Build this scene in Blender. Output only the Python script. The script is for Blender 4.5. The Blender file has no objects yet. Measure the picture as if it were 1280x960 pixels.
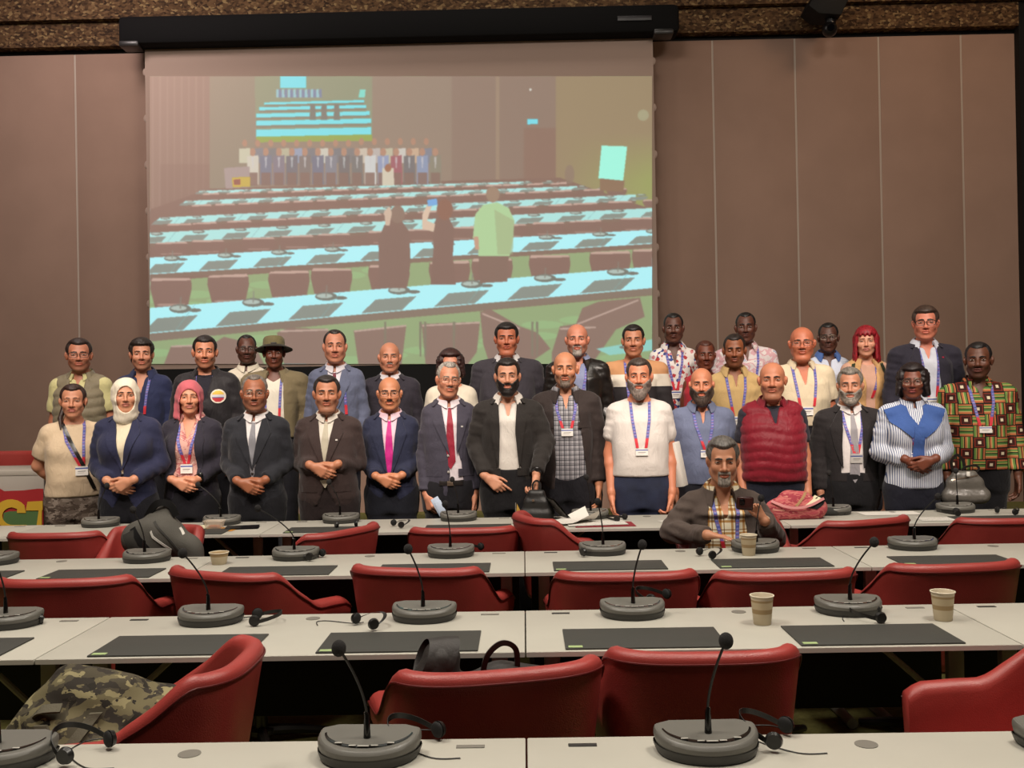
import bpy, bmesh, math, random
import numpy as np
from mathutils import Vector, Matrix
rng = random.Random(7)
SC = bpy.context.scene
COL = SC.collection
PI = math.pi

# ------------------------------------------------------------------ helpers
def lin(c):
    if isinstance(c, str):
        c = tuple(int(c[i:i+2], 16) for i in (0, 2, 4))
    return tuple(((v/255)/12.92 if v/255 <= 0.04045 else ((v/255+0.055)/1.055)**2.4) for v in c[:3])

def newmat(name):
    m = bpy.data.materials.new(name); m.use_nodes = True
    return m, m.node_tree.nodes, m.node_tree.links, m.node_tree.nodes['Principled BSDF']

def mat(name, c, rough=0.6, metal=0.0, bump=0.0, bscale=80.0, var=0.0, vscale=12.0, spec=0.5, sheen=0.0, coat=0.0):
    """plain procedural surface: base colour, optional noise variation and bump"""
    m, N, L, b = newmat(name)
    col = lin(c)
    b.inputs['Base Color'].default_value = (*col, 1)
    b.inputs['Roughness'].default_value = rough
    b.inputs['Metallic'].default_value = metal
    b.inputs['Specular IOR Level'].default_value = spec
    if sheen: b.inputs['Sheen Weight'].default_value = sheen
    if coat: b.inputs['Coat Weight'].default_value = coat; b.inputs['Coat Roughness'].default_value = .25
    tc = N.new('ShaderNodeTexCoord')
    if var:
        n = N.new('ShaderNodeTexNoise'); n.inputs['Scale'].default_value = vscale; n.inputs['Detail'].default_value = 4
        L.new(tc.outputs['Object'], n.inputs['Vector'])
        r = N.new('ShaderNodeValToRGB'); r.color_ramp.elements[0].position = .3; r.color_ramp.elements[1].position = .7
        r.color_ramp.elements[0].color = (*[max(0, v*(1-var)) for v in col], 1)
        r.color_ramp.elements[1].color = (*[min(1, v*(1+var)) for v in col], 1)
        L.new(n.outputs['Fac'], r.inputs['Fac']); L.new(r.outputs['Color'], b.inputs['Base Color'])
    if bump:
        n2 = N.new('ShaderNodeTexNoise'); n2.inputs['Scale'].default_value = bscale; n2.inputs['Detail'].default_value = 3
        L.new(tc.outputs['Object'], n2.inputs['Vector'])
        bp = N.new('ShaderNodeBump'); bp.inputs['Strength'].default_value = bump; bp.inputs['Distance'].default_value = .01
        L.new(n2.outputs['Fac'], bp.inputs['Height']); L.new(bp.outputs['Normal'], b.inputs['Normal'])
    return m

def attr_mat(name, attr='col', rough=0.5, bump=0.0, bscale=150, emit=0.0, sss=0.0, base=1.0, spec=0.5):
    m, N, L, b = newmat(name)
    a = N.new('ShaderNodeAttribute'); a.attribute_name = attr
    L.new(a.outputs['Color'], b.inputs['Base Color'])
    b.inputs['Roughness'].default_value = rough
    b.inputs['Specular IOR Level'].default_value = spec
    if sss:
        b.inputs['Subsurface Weight'].default_value = sss
        b.inputs['Subsurface Radius'].default_value = (.012, .005, .003)
        b.inputs['Subsurface Scale'].default_value = .6
    if bump:
        tc = N.new('ShaderNodeTexCoord')
        n2 = N.new('ShaderNodeTexNoise'); n2.inputs['Scale'].default_value = bscale
        L.new(tc.outputs['Object'], n2.inputs['Vector'])
        bp = N.new('ShaderNodeBump'); bp.inputs['Strength'].default_value = bump; bp.inputs['Distance'].default_value = .003
        L.new(n2.outputs['Fac'], bp.inputs['Height']); L.new(bp.outputs['Normal'], b.inputs['Normal'])
    return m

def np_mesh(name, V, F, cols=None, smooth=True):
    """mesh from numpy verts and quads (or tris)"""
    V = np.asarray(V, np.float32); F = np.asarray(F, np.int32)
    me = bpy.data.meshes.new(name)
    nv, nf, k = len(V), len(F), F.shape[1]
    me.vertices.add(nv); me.vertices.foreach_set('co', V.ravel())
    me.loops.add(nf*k); me.loops.foreach_set('vertex_index', F.ravel())
    me.polygons.add(nf); me.polygons.foreach_set('loop_start', np.arange(0, nf*k, k, dtype=np.int32))
    me.polygons.foreach_set('use_smooth', np.full(nf, smooth))
    me.update(calc_edges=True); me.validate()
    if cols is not None:
        C = np.ones((nv, 4), np.float32); C[:, :3] = cols
        a = me.color_attributes.new('col', 'FLOAT_COLOR', 'POINT'); a.data.foreach_set('color', C.ravel())
    return me

def link(name, me, m=None, parent=None, loc=None, rot=None):
    o = bpy.data.objects.new(name, me); COL.objects.link(o)
    if m is not None and me is not None:
        for mm in (m if isinstance(m, (list, tuple)) else [m]): me.materials.append(mm)
    if parent is not None: o.parent = parent
    if loc is not None: o.location = loc
    if rot is not None: o.rotation_euler = rot
    return o

def tag(o, label=None, cat=None, group=None, kind=None):
    if label: o['label'] = label
    if cat: o['category'] = cat
    if group: o['group'] = group
    if kind: o['kind'] = kind
    return o

def thing(name, label, cat, loc=(0, 0, 0), rz=0.0, group=None):
    o = bpy.data.objects.new(name, None); COL.objects.link(o); o.empty_display_size = .1
    o.location = loc; o.rotation_euler = (0, 0, rz)
    return tag(o, label, cat, group)

def copy_tree(o, parent=None):
    c = o.copy(); COL.objects.link(c); c.parent = parent
    for ch in list(o.children): copy_tree(ch, c)
    return c

class MB:
    """collects shapes into one bmesh"""
    def __init__(s): s.bm = bmesh.new()
    def box(s, c, size, bev=0.0, seg=2, rot=None, taper=None):
        b = bmesh.new(); bmesh.ops.create_cube(b, size=1.0)
        for v in b.verts:
            t = 1.0 if taper is None else (taper if v.co.z > 0 else 1.0)
            v.co = Vector((v.co.x*size[0]*t, v.co.y*size[1]*t, v.co.z*size[2]))
        if bev > 0: bmesh.ops.bevel(b, geom=b.edges[:], offset=bev, segments=seg, profile=.5, affect='EDGES')
        M = Matrix.Translation(c) @ (rot.to_4x4() if rot is not None else Matrix())
        return s._merge(b, M)
    def _merge(s, b, M=None):
        if M is not None: bmesh.ops.transform(b, matrix=M, verts=b.verts[:])
        me = bpy.data.meshes.new('t'); b.to_mesh(me); b.free(); s.bm.from_mesh(me); bpy.data.meshes.remove(me); return s
    def tube(s, pts, r, n=10, caps=True):
        """r: number or list"""
        pts = [Vector(p) for p in pts]; rs = r if isinstance(r, (list, tuple)) else [r]*len(pts)
        rings = []; up = Vector((0.31, 0.22, 0.92)).normalized()
        u = None
        for i, p in enumerate(pts):
            d = (pts[min(i+1, len(pts)-1)]-pts[max(i-1, 0)])
            d = d.normalized() if d.length > 1e-9 else Vector((0, 0, 1))
            if u is None:
                u = d.cross(Vector((1, 0, 0)) if abs(d.x) < .8 else Vector((0, 1, 0))).normalized()
            u = (u-d*u.dot(d)).normalized(); w = d.cross(u)
            rings.append([s.bm.verts.new(p+(u*math.cos(2*PI*k/n)+w*math.sin(2*PI*k/n))*rs[i]) for k in range(n)])
        for a, b in zip(rings, rings[1:]):
            for k in range(n): s.bm.faces.new((a[k], a[(k+1) % n], b[(k+1) % n], b[k]))
        if caps: s.bm.faces.new(rings[0][::-1]); s.bm.faces.new(rings[-1])
        return s
    def lathe(s, prof, n=24, c=(0, 0, 0), sx=1, sy=1, cap=True):
        rings = [[s.bm.verts.new((c[0]+r*sx*math.cos(2*PI*k/n), c[1]+r*sy*math.sin(2*PI*k/n), c[2]+z)) for k in range(n)] for r, z in prof]
        for a, b in zip(rings, rings[1:]):
            for k in range(n): s.bm.faces.new((a[k], a[(k+1) % n], b[(k+1) % n], b[k]))
        if cap: s.bm.faces.new(rings[0][::-1]); s.bm.faces.new(rings[-1])
        return s
    def ball(s, c, r, sx=1, sy=1, sz=1, u=16, v=10, rot=None):
        b = bmesh.new(); bmesh.ops.create_uvsphere(b, u_segments=u, v_segments=v, radius=r)
        M = Matrix.Translation(c) @ (rot.to_4x4() if rot is not None else Matrix()) @ Matrix.Diagonal((sx, sy, sz, 1))
        return s._merge(b, M)
    def prism(s, poly, z0, z1, bev=0.0, M=None):
        """poly in xy extruded along z"""
        b = bmesh.new()
        lo = [b.verts.new((x, y, z0)) for x, y in poly]; hi = [b.verts.new((x, y, z1)) for x, y in poly]
        n = len(poly)
        b.faces.new(lo[::-1]); top = b.faces.new(hi)
        for k in range(n): b.faces.new((lo[k], lo[(k+1) % n], hi[(k+1) % n], hi[k]))
        if bev: bmesh.ops.bevel(b, geom=[e for e in top.edges], offset=bev, segments=2, profile=.5, affect='EDGES')
        return s._merge(b, M)
    def grid(s, rows, close=False):
        """rows: list of lists of points, quads between"""
        R = [[s.bm.verts.new(p) for p in r] for r in rows]
        for a, b in zip(R, R[1:]):
            n = len(a)
            for k in range(n if close else n-1):
                s.bm.faces.new((a[k], a[(k+1) % n], b[(k+1) % n], b[k]))
        return s
    def build(s, name, m, parent=None, loc=None, rot=None, smooth=None, flat_angle=40):
        bmesh.ops.recalc_face_normals(s.bm, faces=s.bm.faces[:])
        me = bpy.data.meshes.new(name); s.bm.to_mesh(me); s.bm.free()
        if smooth is None or smooth:
            me.polygons.foreach_set('use_smooth', np.ones(len(me.polygons), bool))
            if smooth is None: 
                try: me.set_sharp_from_angle(angle=math.radians(flat_angle))
                except Exception: pass
        return link(name, me, m, parent, loc, rot)

# ------------------------------------------------------------------ camera
DAIS = .30; FPX = 1222.0; CAMZ = 1.57; TABZ = 0.74
CAM = Vector((0.008, 0.0, CAMZ))
ROLL = math.radians(1.05); YAW = math.radians(0.66); PITCH = math.radians(0.25)
_fwd = Vector((-math.sin(YAW)*math.cos(PITCH), math.cos(YAW)*math.cos(PITCH), math.sin(PITCH))).normalized()
_r0 = _fwd.cross(Vector((0, 0, 1))).normalized(); _u0 = _r0.cross(_fwd)
_right = _r0*math.cos(ROLL)-_u0*math.sin(ROLL); _up = _u0*math.cos(ROLL)+_r0*math.sin(ROLL)
def at(px, py, y):
    """the world point that the photograph shows at pixel px, py on the plane at depth y"""
    d = _fwd*FPX+_right*(px-640)-_up*(py-480)
    return CAM+d*((y-CAM.y)/d.y)
def pxof(p):
    d = Vector(p)-CAM; k = FPX/d.dot(_fwd)
    return 640+d.dot(_right)*k, 480-d.dot(_up)*k
cd = bpy.data.cameras.new('camera'); cam = bpy.data.objects.new('camera', cd); COL.objects.link(cam)
cd.sensor_fit = 'HORIZONTAL'; cd.sensor_width = 36; cd.lens = 36*FPX/1280; cd.clip_start = .05; cd.clip_end = 100
Mc = Matrix(((_right.x, _up.x, -_fwd.x, CAM.x), (_right.y, _up.y, -_fwd.y, CAM.y), (_right.z, _up.z, -_fwd.z, CAM.z), (0, 0, 0, 1)))
cam.matrix_world = Mc
SC.camera = cam
# ------------------------------------------------------------------ signed distance fields for figures and cloth
class Field:
    def __init__(s, xs, ys, zs):
        s.xs, s.ys, s.zs = [np.asarray(a, np.float32) for a in (xs, ys, zs)]
        s.D = np.full((len(s.xs), len(s.ys), len(s.zs)), 1.0, np.float32)
    def _sl(s, lo, hi):
        i = [np.searchsorted(a, v) for a, v in zip((s.xs, s.ys, s.zs), lo)]
        j = [np.searchsorted(a, v) for a, v in zip((s.xs, s.ys, s.zs), hi)]
        if any(b <= a for a, b in zip(i, j)): return None
        return tuple(slice(a, b) for a, b in zip(i, j))
    def P(s, sl):
        return s.xs[sl[0]][:, None, None], s.ys[sl[1]][None, :, None], s.zs[sl[2]][None, None, :]
    def apply(s, lo, hi, fn, k=0.0, mode='add'):
        m = .04+k
        sl = s._sl([v-m for v in lo], [v+m for v in hi])
        if sl is None: return
        d = fn(*s.P(sl)).astype(np.float32)
        A = s.D[sl]
        if mode == 'sub': A, d = A, d
        if mode == 'add':
            if k > 0:
                h = np.maximum(k-np.abs(A-d), 0)/k
                s.D[sl] = np.minimum(A, d)-h*h*k*.25
            else: s.D[sl] = np.minimum(A, d)
        else:
            if k > 0:
                h = np.maximum(k-np.abs(A+d), 0)/k
                s.D[sl] = np.maximum(A, -d)+h*h*k*.25
            else: s.D[sl] = np.maximum(A, -d)
    def ell(s, c, r, k=0.0, R=None, mode='add'):
        c = np.asarray(c, float); r = np.asarray(r, float); rm = float(r.max())
        def fn(x, y, z):
            px, py, pz = x-c[0], y-c[1], z-c[2]
            if R is not None:
                px, py, pz = (R[0][0]*px+R[1][0]*py+R[2][0]*pz, R[0][1]*px+R[1][1]*py+R[2][1]*pz, R[0][2]*px+R[1][2]*py+R[2][2]*pz)
            k0 = np.sqrt((px/r[0])**2+(py/r[1])**2+(pz/r[2])**2)
            k1 = np.sqrt((px/r[0]**2)**2+(py/r[1]**2)**2+(pz/r[2]**2)**2)+1e-9
            return k0*(k0-1)/k1
        rr = rm if R is not None else r
        s.apply(c-rr, c+rr, fn, k, mode)
    def cap(s, a, b, r0, r1, k=0.0, mode='add', sq=None):
        a = np.asarray(a, float); b = np.asarray(b, float); ba = b-a; L2 = float(ba@ba)+1e-12
        def fn(x, y, z):
            px, py, pz = x-a[0], y-a[1], z-a[2]
            t = np.clip((px*ba[0]+py*ba[1]+pz*ba[2])/L2, 0, 1)
            return np.sqrt((px-t*ba[0])**2+(py-t*ba[1])**2+(pz-t*ba[2])**2)-(r0+(r1-r0)*t)
        rm = max(r0, r1)
        s.apply(np.minimum(a, b)-rm, np.maximum(a, b)+rm, fn, k, mode)
    def loft(s, prof, grow=0.0, k=0.0, zlo=None, zhi=None, fn_bulge=None, p=2.3):
        """rows of z, half width, half depth, centre y, centre x"""
        pr = np.asarray(prof, float); pr = pr[np.argsort(pr[:, 0])]
        z0 = pr[0, 0] if zlo is None else zlo; z1 = pr[-1, 0] if zhi is None else zhi
        def fn(x, y, z):
            zz = np.clip(z, pr[0, 0], pr[-1, 0])
            a = np.interp(zz, pr[:, 0], pr[:, 1])+grow; b = np.interp(zz, pr[:, 0], pr[:, 2])+grow; c = np.interp(zz, pr[:, 0], pr[:, 3]); cx = np.interp(zz, pr[:, 0], pr[:, 4])
            px = np.abs(x-cx)/a; py = np.abs(y-c)/b
            q = (px**p+py**p)**(1/p)
            d = (q-1)*np.minimum(a, b)*1.0
            return np.maximum(d, np.maximum(z0-z, z-z1))
        am = pr[:, 1].max()+grow; bm_ = pr[:, 2].max()+grow
        s.apply((pr[:, 4].min()-am, (pr[:, 3]).min()-bm_, z0), (pr[:, 4].max()+am, (pr[:, 3]).max()+bm_, z1), fn, k)
    def wrinkle(s, amp, freq, seed, zlo=-9, zhi=9, stretch=(1, 1, 1)):
        r = np.random.default_rng(seed)
        sl = s._sl((-9, -9, zlo), (9, 9, zhi))
        x, y, z = s.P(sl); acc = 0
        for i in range(5):
            d = r.normal(size=3); d /= np.linalg.norm(d); f = freq*r.uniform(.6, 1.7)
            acc = acc+np.sin((x*d[0]*stretch[0]+y*d[1]*stretch[1]+z*d[2]*stretch[2])*f+r.uniform(0, 6.3))*r.uniform(.5, 1)
        near = np.abs(s.D[sl]) < .05
        s.D[sl] += np.where(near, acc*amp*.45, 0).astype(np.float32)
    def copy(s):
        f = Field(s.xs, s.ys, s.zs); f.D = s.D.copy(); return f
    def mesh(s):
        D = s.D; I = D < 0
        nx, ny, nz = D.shape
        cnt = np.zeros((nx-1, ny-1, nz-1), np.int8)
        for dx in (0, 1):
            for dy in (0, 1):
                for dz in (0, 1):
                    cnt += I[dx:nx-1+dx, dy:ny-1+dy, dz:nz-1+dz]
        act = (cnt > 0) & (cnt < 8)
        ci = np.argwhere(act); n = len(ci)
        if n == 0: return np.zeros((0, 3)), np.zeros((0, 4), int)
        idx = np.full(act.shape, -1, np.int32); idx[act] = np.arange(n)
        i, j, k = ci.T
        cv = {}
        for dx in (0, 1):
            for dy in (0, 1):
                for dz in (0, 1): cv[dx, dy, dz] = D[i+dx, j+dy, k+dz]
        X = np.stack([s.xs[i], s.xs[i+1]]); Y = np.stack([s.ys[j], s.ys[j+1]]); Z = np.stack([s.zs[k], s.zs[k+1]])
        acc = np.zeros((n, 3), np.float32); num = np.zeros(n, np.float32)
        def edge(c0, c1):
            a, b = cv[c0], cv[c1]; cr = (a < 0) != (b < 0)
            t = np.where(cr, a/np.where(cr, a-b, 1), 0)
            for ax, W in enumerate((X, Y, Z)):
                acc[:, ax] += np.where(cr, W[c0[ax]]+(W[c1[ax]]-W[c0[ax]])*t, 0)
            num[:] += cr
        for u in (0, 1):
            for v in (0, 1):
                edge((0, u, v), (1, u, v)); edge((u, 0, v), (u, 1, v)); edge((u, v, 0), (u, v, 1))
        V = acc/np.maximum(num, 1)[:, None]
        Fs = []
        # x edges
        def quads(cr, inside0, offs, flip):
            e = np.argwhere(cr)
            if len(e) == 0: return
            q = []
            for o in offs:
                q.append(idx[e[:, 0]+o[0], e[:, 1]+o[1], e[:, 2]+o[2]])
            q = np.stack(q, 1); ins = inside0[cr]
            f = ins if not flip else ~ins
            q[~f] = q[~f][:, ::-1]
            Fs.append(q)
        a, b = I[:-1, 1:-1, 1:-1], I[1:, 1:-1, 1:-1]
        quads(a != b, a, [(0, 0, 0), (0, 1, 0), (0, 1, 1), (0, 0, 1)], False)
        a, b = I[1:-1, :-1, 1:-1], I[1:-1, 1:, 1:-1]
        quads(a != b, a, [(0, 0, 0), (0, 0, 1), (1, 0, 1), (1, 0, 0)], False)
        a, b = I[1:-1, 1:-1, :-1], I[1:-1, 1:-1, 1:]
        quads(a != b, a, [(0, 0, 0), (1, 0, 0), (1, 1, 0), (0, 1, 0)], False)
        F = np.concatenate(Fs)
        F = F[(F >= 0).all(1)]
        return V, F
    def front(s, sl=None):
        """first surface met coming from -y: array (nx, nz), nan where none"""
        I = s.D < 0
        any_ = I.any(1); j = I.argmax(1)
        jj = np.maximum(j, 1)
        ii, kk = np.meshgrid(np.arange(len(s.xs)), np.arange(len(s.zs)), indexing='ij')
        a = s.D[ii, jj-1, kk]; b = s.D[ii, jj, kk]
        t = np.where(a != b, a/(a-b+1e-12), 0); t = np.clip(t, 0, 1)
        y = s.ys[jj-1]+(s.ys[jj]-s.ys[jj-1])*t
        return np.where(any_, y, np.nan)

def smooth_mesh(V, F, it=2, lam=.5):
    if len(V) == 0: return V
    V = np.asarray(V, np.float64).copy(); n = len(V)
    a = F.ravel(); b = np.roll(F, -1, 1).ravel()
    A = np.concatenate([a, b]); B = np.concatenate([b, a]); cnt = np.maximum(np.bincount(A, minlength=n), 1)
    for _ in range(it):
        M = np.stack([np.bincount(A, V[B, k], n) for k in range(3)], 1)/cnt[:, None]
        V += (M-V)*lam
    return V

def rings(zspec):
    """list of (z0, z1, step) -> one increasing array"""
    out = []
    for a, b, st in zspec:
        n = max(1, int(round((b-a)/st))); out += list(np.linspace(a, b, n, endpoint=False))
    out.append(zspec[-1][1])
    return np.array(sorted(set(round(v, 5) for v in out)))

class HeightMap:
    def __init__(s, fields):
        Ys = None
        for f in fields:
            y = f.front(); y = np.where(np.isnan(y), 9, y)
            Ys = y if Ys is None else np.minimum(Ys, y)
        s.xs, s.zs = fields[0].xs, fields[0].zs
        Ys = np.where(Ys > 1, np.nan, Ys)
        # fill holes from the side so that lookups near an outline stay finite
        for _ in range(6):
            m = np.isnan(Ys)
            if not m.any(): break
            for ax, sh in ((0, 1), (0, -1), (1, 1), (1, -1)):
                r = np.roll(Ys, sh, ax); Ys = np.where(np.isnan(Ys), r, Ys)
        s.Y = np.where(np.isnan(Ys), 0.0, Ys)
    def __call__(s, x, z):
        x = np.asarray(x, float); z = np.asarray(z, float)
        fi = np.clip((x-s.xs[0])/(s.xs[1]-s.xs[0]), 0, len(s.xs)-1.001)
        fk = np.clip(np.interp(z, s.zs, np.arange(len(s.zs))), 0, len(s.zs)-1.001)
        i = fi.astype(int); k = fk.astype(int); u = fi-i; v = fk-k
        Y = s.Y
        return (Y[i, k]*(1-u)*(1-v)+Y[i+1, k]*u*(1-v)+Y[i, k+1]*(1-u)*v+Y[i+1, k+1]*u*v)

def resample(pts, n):
    pts = np.asarray(pts, float)
    d = np.r_[0, np.cumsum(np.linalg.norm(np.diff(pts, axis=0), axis=1))]
    t = np.linspace(0, d[-1], n)
    return np.stack([np.interp(t, d, pts[:, a]) for a in range(pts.shape[1])], 1)

def drape(name, hm, left, right, m, parent, off=.004, thick=.004, n=24, w=7, color=None, smooth=0):
    """a strip between two (x, z) outlines laid on the front of the figure, with real thickness"""
    A = resample(left, n); B = resample(right, n)
    t = np.linspace(0, 1, w)[None, :, None]
    Q = A[:, None, :]*(1-t)+B[:, None, :]*t
    Y = hm(Q[..., 0], Q[..., 1])
    for _ in range(smooth):
        Yp = np.pad(Y, 1, mode='edge'); Y = np.minimum(Y, (Yp[:-2, 1:-1]+Yp[2:, 1:-1]+Yp[1:-1, :-2]+Yp[1:-1, 2:])/4)
    Y = Y-off
    ft = np.stack([Q[..., 0], Y, Q[..., 1]], -1).reshape(-1, 3)
    bk = ft.copy(); bk[:, 1] += thick+.004
    V = np.concatenate([ft, bk]); N = n*w
    g = np.arange(N).reshape(n, w)
    f = np.stack([g[:-1, :-1], g[:-1, 1:], g[1:, 1:], g[1:, :-1]], -1).reshape(-1, 4)
    fb = f[:, ::-1]+N
    rim = np.concatenate([g[0, :], g[1:, -1], g[-1, -2::-1], g[-2:0:-1, 0]])
    r2 = np.roll(rim, -1)
    fr = np.stack([rim, rim+N, r2+N, r2], 1)
    F = np.concatenate([f, fb, fr])
    # orient outward (front faces -y)
    a, b, c = V[f[0, 0]], V[f[0, 1]], V[f[0, 3]]
    if np.cross(b-a, c-a)[1] > 0: F = F[:, ::-1]
    cols = None
    if color is not None:
        cc = color(Q[..., 0].reshape(-1), Q[..., 1].reshape(-1), np.repeat(np.linspace(0, 1, n), w), np.tile(np.linspace(0, 1, w), n))
        cols = np.concatenate([cc, cc])
    me = np_mesh(name, V, F, cols)
    try: me.set_sharp_from_angle(angle=math.radians(50))
    except Exception: pass
    return link(name, me, m, parent)

# ------------------------------------------------------------------ a head
def rot_head(yaw, pitch, roll):
    return (Matrix.Rotation(yaw, 3, 'Z') @ Matrix.Rotation(pitch, 3, 'X') @ Matrix.Rotation(roll, 3, 'Y'))

class Head:
    """head frame: u to the viewer's right, v backwards (the face looks to -v), w up; metres for a 0.235 m head"""
    def __init__(s, c, size, yaw=0, pitch=0, roll=0, wide=1.0, jaw=1.0):
        s.c = np.array(c, float); s.k = size/.235; s.R = np.array(rot_head(yaw, pitch, roll)); s.wide = wide; s.jaw = jaw
    def p(s, u, v, w): return s.c+s.R@(np.array((u*s.wide, v, w))*s.k)
    def local(s, V):
        q = (np.asarray(V)-s.c)@s.R/s.k; q[:, 0] /= s.wide; return q
    def ell(s, f, c, r, k=0, mode='add'):
        f.ell(s.p(*c), np.array((r[0]*s.wide, r[1], r[2]))*s.k, k*s.k, s.R, mode)
    def cap(s, f, a, b, r0, r1, k=0, mode='add'):
        f.cap(s.p(*a), s.p(*b), r0*s.k, r1*s.k, k*s.k, mode)
    def build(s, f, g=0.0, face=True, nose=1.0, lips=1.0, cheek=1.0):
        s.ell(f, (0, .012, .034), (.072+g, .093+g, .083+g))
        s.ell(f, (0, -.018, -.042), (.058*s.jaw+g, .062+g, .072+g), .035)
        for q in (-1, 1):
            s.cap(f, (q*.049*s.jaw, .012, -.052), (q*.020*s.jaw, -.058, -.096), .019+g, .016+g, .025)
            s.ell(f, (q*.036, -.056, -.026), ((.025*cheek)+g, .024+g, .024+g), .022)
        s.ell(f, (0, -.068, -.101), (.019+g, .016+g, .015+g), .02)
        if face:
            s.cap(f, (-.034, -.074, .021), (.034, -.074, .021), .0115, .0115, .016)
            for q in (-1, 1):
                s.ell(f, (q*.031, -.0965, .004), (.017, .017, .0125), .012, 'sub')
            s.cap(f, (0, -.081, .013), (0, -.103, -.027), .0075, .0115*nose, .010)
            s.ell(f, (0, -.104, -.031), (.0125*nose, .0115, .0095), .006)
            for q in (-1, 1): s.ell(f, (q*.0135*nose, -.092, -.035), (.0095*nose, .011, .008), .006)
            s.ell(f, (0, -.070, -.062), (.030, .022, .024), .015)
            s.ell(f, (0, -.0885, -.0565), (.023, .0085*lips, .0065*lips), .005)
            s.ell(f, (0, -.0875, -.0685), (.020, .0095*lips, .0075*lips), .005)
            s.cap(f, (-.024, -.093, -.0625), (.024, -.093, -.0625), .0035, .0035, .003, 'sub')
            for q in (-1, 1):
                s.ell(f, (q*.0745, .012, -.004), (.0085, .019, .031), .008)
                s.ell(f, (q*.081, .010, .004), (.0075, .021, .022), .006)
    def colors(s, V, skin, lip=None, stubble=None, blush=.12, seed=0, st_amt=.35, bald=None):
        """skin tones by region of the face: lips, cheeks, stubble, painted shade at mouth and nostrils"""
        q = s.local(V); u, v, w = q.T
        base = np.array(lin(skin)); C = np.tile(base, (len(V), 1))
        def mix(m, col): C[:] = C*(1-m[:, None])+np.array(col)*m[:, None]
        def bl(cu, cv, cw, r): return np.clip(1-np.sqrt(((u-cu))**2+((v-cv))**2+((w-cw))**2)/r, 0, 1)
        red = base*np.array((1.06, .78, .74))
        for x in (-.042, .042): mix(bl(x, -.06, -.025, .038)*blush*3, red)
        mix(bl(0, -.108, -.03, .03)*blush*3, red)
        for x in (-.083, .083): mix(bl(x, .01, 0, .04)*blush*3, red)
        if stubble is not None:
            z = np.clip((-.028-w)/.02, 0, 1)*np.clip((.03-v)/.02, 0, 1)*(w > -.14)*np.clip((np.abs(u)*.5-(w+.01)-.012)/.012, 0, 1)
            mix(z*st_amt, lin(stubble))
        lipc = np.array(lin(lip)) if lip else base*np.array((.86, .50, .48))
        e = ((u/.0255)**2+((w+.062)/(.0135))**2)
        m = np.clip((1.15-e)/.3, 0, 1)*(v < -.07)
        mix(m*.75, lipc)
        m = np.clip(1-np.abs(w+.0622-.0*u)/.0026, 0, 1)*(np.abs(u) < .025)*(v < -.07)
        mix(m*.75, base*.25)  # dark line painted for the shade between the lips
        # shade of the nostril openings, painted into the skin colour
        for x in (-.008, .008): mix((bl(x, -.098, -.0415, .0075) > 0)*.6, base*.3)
        return C

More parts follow.
